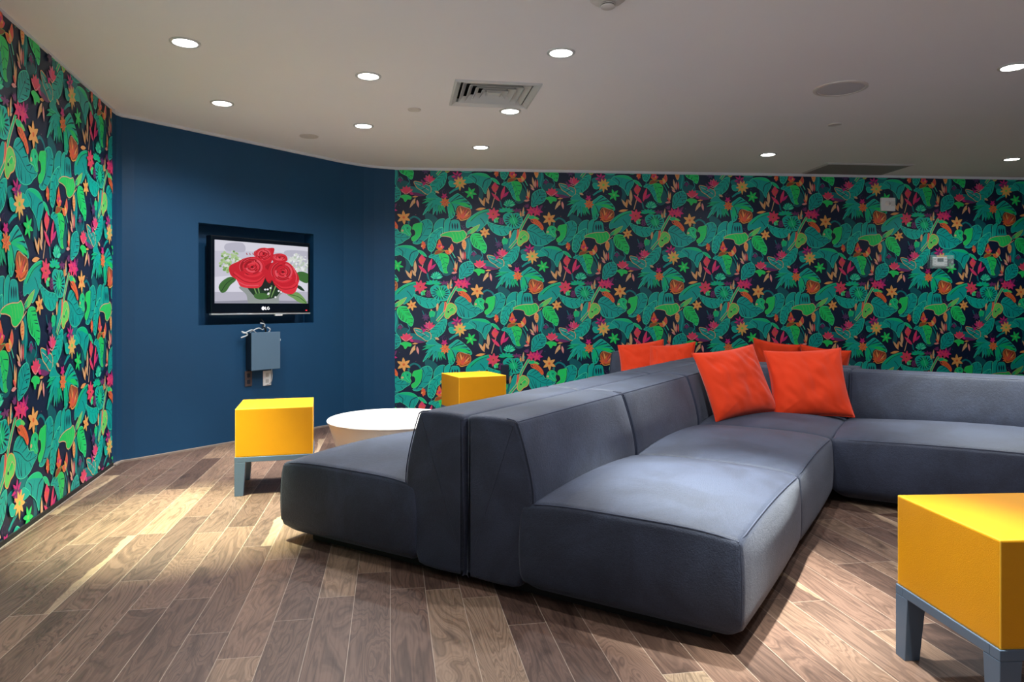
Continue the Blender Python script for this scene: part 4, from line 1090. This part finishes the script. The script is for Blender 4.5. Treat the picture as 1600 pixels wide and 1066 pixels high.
# maker's mark on the lower bezel: ringed dot and the letters L G
mb = MB(); lx, lz, yy = 0.012, -hh + 0.056, -0.0312
def fl(pts, w):
    F = Flat(); F.stroke(pts, 0, w, smooth=False)
    for _, tl in F.layers:
        for tr in tl: mb.add([(p[0], yy, p[1]) for p in tr], [(0, 1, 2)])
n = 20
mb.add([(lx - 0.02 + 0.0155 * cos(2 * pi * i / n), yy, lz + 0.0155 * sin(2 * pi * i / n)) for i in range(n)], [tuple(range(n))])
fl([(lx + 0.004, lz + 0.013), (lx + 0.004, lz - 0.013)], 0.004); fl([(lx + 0.002, lz - 0.0115), (lx + 0.015, lz - 0.0115)], 0.004)
fl([(lx + 0.034 + 0.0115 * cos(a_), lz + 0.0115 * sin(a_)) for a_ in [0.9 + 0.26 * i for i in range(21)]], 0.0036)
fl([(lx + 0.0455, lz - 0.008), (lx + 0.0455, lz)], 0.0036); fl([(lx + 0.047, lz - 0.001), (lx + 0.036, lz - 0.001)], 0.0034)
lg = mb.build('logo', M['logoglow'], t)
mb = MB(); cc = (lx - 0.02, lz); yy = -0.0316
fl([(cc[0], cc[1] + 0.007), (cc[0], cc[1] - 0.005), (cc[0] + 0.005, cc[1] - 0.005)], 0.0025)
fl([(cc[0] + 0.003, cc[1] + 0.011)] + [(cc[0] + 0.011 * cos(a), cc[1] + 0.011 * sin(a)) for a in [1.9 + 0.4 * i for i in range(11)]] + [(cc[0] + 0.004, cc[1])], 0.002)
mb.build('logo_face', M['boxdark'], lg)
MB().box(hw - 0.055, hw - 0.035, -0.0315, -0.029, -hh + 0.03, -hh + 0.04).build('standby_light', mat('standby_red', (220, 40, 50), 0.4, emit=0.8), t)

# ------------------------------------------------------------------ cable enclosure, outlets, cords on the navy wall
EB = bs(1.145)
t = thing('cable_enclosure', 'grey metal enclosure box on the navy wall below the television', 'enclosure box', (EB.x, EB.y, 0.79), BLR)
MB().box(-0.148, 0.148, -0.102, -0.088, -0.168, 0.168).build('cover', M['boxgrey'], t, False, 0.003)
MB().box(-0.142, 0.142, -0.088, -0.002, -0.162, 0.162).build('body', M['boxdark'], t, False, 0.003)
def cord(name, pts, r, mt, label):
    t_ = tag(MB().tube([tuple(Vector((EB.x, EB.y, 0.79)) + Matrix.Rotation(BLR, 3, 'Z') @ Vector(p)) for p in [ (q.x, q.y, q.z) for q in spline3(pts)]], r, 8).build(name, mt, None, True), label, 'cord')
    return t_
def spline3(pts, n=6):
    P = [Vector(p) for p in pts]; out = []
    for i in range(len(P) - 1):
        p0, p1, p2_, p3 = P[max(i - 1, 0)], P[i], P[i + 1], P[min(i + 2, len(P) - 1)]
        for j in range(n):
            u = j / n; out.append(0.5 * ((2 * p1) + (p2_ - p0) * u + (2 * p0 - 5 * p1 + 4 * p2_ - p3) * u * u + (3 * p1 - p0 - 3 * p2_ + p3) * u ** 3))
    return out + [P[-1]]
cord('power_cord', [(-0.06, -0.04, 0.16), (-0.12, -0.06, 0.19), (-0.19, -0.06, 0.165), (-0.215, -0.055, 0.18), (-0.16, -0.06, 0.15), (-0.22, -0.05, 0.125)], 0.006, M['cable'], 'pale cord end zigzagging out left of the grey enclosure box')
cord('power_cord', [(-0.13, -0.05, 0.17), (-0.05, -0.055, 0.205), (0.0, -0.05, 0.19), (0.02, -0.05, 0.235), (-0.02, -0.04, 0.25)], 0.005, M['cable'], 'pale cord looping over the top of the grey enclosure box')
cord('power_cord', [(0.03, -0.05, 0.16), (0.02, -0.06, 0.20), (0.0, -0.05, 0.215), (0.03, -0.03, 0.24), (0.03, 0.02, 0.28)], 0.008, M['cablek'], 'black cord bundle rising from the grey enclosure box to the television')
cord('power_cord', [(0.06, -0.05, 0.162), (0.07, -0.06, 0.19), (0.045, -0.055, 0.21)], 0.006, M['cable'], 'short pale cord tip above the middle of the grey enclosure box')
cord('power_cord', [(0.13, -0.05, 0.10), (0.175, -0.05, 0.105), (0.185, -0.05, 0.085), (0.15, -0.05, 0.07)], 0.005, M['cable'], 'pale cord loop sticking out right of the grey enclosure box')
cord('power_cord', [(0.10, -0.04, -0.16), (0.113, -0.03, -0.25), (0.10, -0.02, -0.305), (0.07, -0.015, -0.312)], 0.004, M['cable'], 'pale cord hanging from the grey enclosure box to the white outlet')
def wall_at(origin, direc, s_): return origin + direc * s_
p = bs(1.03); t = thing('outlet_plate', 'tarnished metal outlet plate below the left side of the enclosure box', 'outlet', (p.x, p.y, 0.545), BLR)
MB().box(-0.035, 0.035, -0.008, 0.0, -0.068, 0.068).build('plate', M['brownmetal'], t, False, 0.002)
for z in (-0.028, 0.028): MB().box(-0.016, 0.016, -0.011, -0.007, z - 0.018, z + 0.018).build('receptacle', M['boxdark'], t, False, 0.003)
p = bs(1.222); t = thing('outlet_plate', 'bright white outlet plate below the enclosure box', 'outlet', (p.x, p.y, 0.535), BLR)
MB().box(-0.042, 0.042, -0.008, 0.0, -0.068, 0.068).build('plate', M['white'], t, False, 0.002)
for z in (-0.028, 0.028): MB().box(-0.016, 0.016, -0.010, -0.007, z - 0.016, z + 0.016).build('receptacle', M['lightgrey'], t, False, 0.003)

# ------------------------------------------------------------------ things on the papered back wall
p = BW0 + BWD * 6.115; t = thing('thermostat', 'white thermostat under a clear plastic guard on the papered back wall', 'thermostat', (p.x, p.y, 1.690), BWR)
MB().box(-0.088, 0.088, -0.036, -0.008, -0.052, 0.056).build('body', M['white'], t, False, 0.012, 3)
MB().box(-0.036, 0.036, -0.038, -0.035, 0.002, 0.042).build('display', M['screenlcd'], t)
for x in (-0.066, 0.056, 0.074):
    for z in (0.03, 0.0, -0.03): MB().box(x - 0.007, x + 0.007, -0.039, -0.035, z - 0.006, z + 0.006).build('button', M['lightgrey'], t, False, 0.002)
g_ = MB(); g_.box(-0.142, 0.142, -0.064, -0.060, -0.074, 0.074); g_.box(-0.142, -0.138, -0.060, -0.008, -0.074, 0.074); g_.box(0.138, 0.142, -0.060, -0.008, -0.074, 0.074); g_.box(-0.138, 0.138, -0.060, -0.008, 0.070, 0.074); g_.box(-0.138, 0.138, -0.060, -0.008, -0.074, -0.070)
g_.build('guard', M['clear'], t, False, 0.003)['label'] = 'clear plastic guard box'
MB().box(0.118, 0.132, -0.058, -0.010, -0.012, 0.012).build('lock', M['silver'], t, False, 0.003)
p = BW0 + BWD * 5.50; t = thing('alarm_strobe', 'square white alarm strobe high on the papered back wall', 'alarm', (p.x, p.y, 2.336), BWR)
MB().box(-0.083, 0.083, -0.032, 0.0, -0.075, 0.075).build('body', M['white'], t, False, 0.006, 3)
MB().lathe([(0.03, 0.0), (0.028, 0.012), (0.018, 0.022), (0.002, 0.026)], 24).build('strobe_lens', M['tablew'], t, True)
o = t.children[-1]; o.rotation_euler = (pi / 2, 0, 0); o.location = (-0.01, -0.032, 0.01)
for x in (0.035, 0.05, 0.065): MB().box(x - 0.003, x + 0.003, -0.034, -0.031, -0.02, 0.035).build('sounder_slot', M['sprk'], t)
p = BW0 + BWD * 1.17; tag(MB().box(-0.042, 0.042, -0.05, 0.0, -0.11, 0.055).build('wall_box', M['navybox'], None, False, 0.004, loc=(p.x, p.y, 0.505)), 'dark navy box on the papered wall just behind the far yellow stool', 'wall box').rotation_euler = (0, 0, BWR)
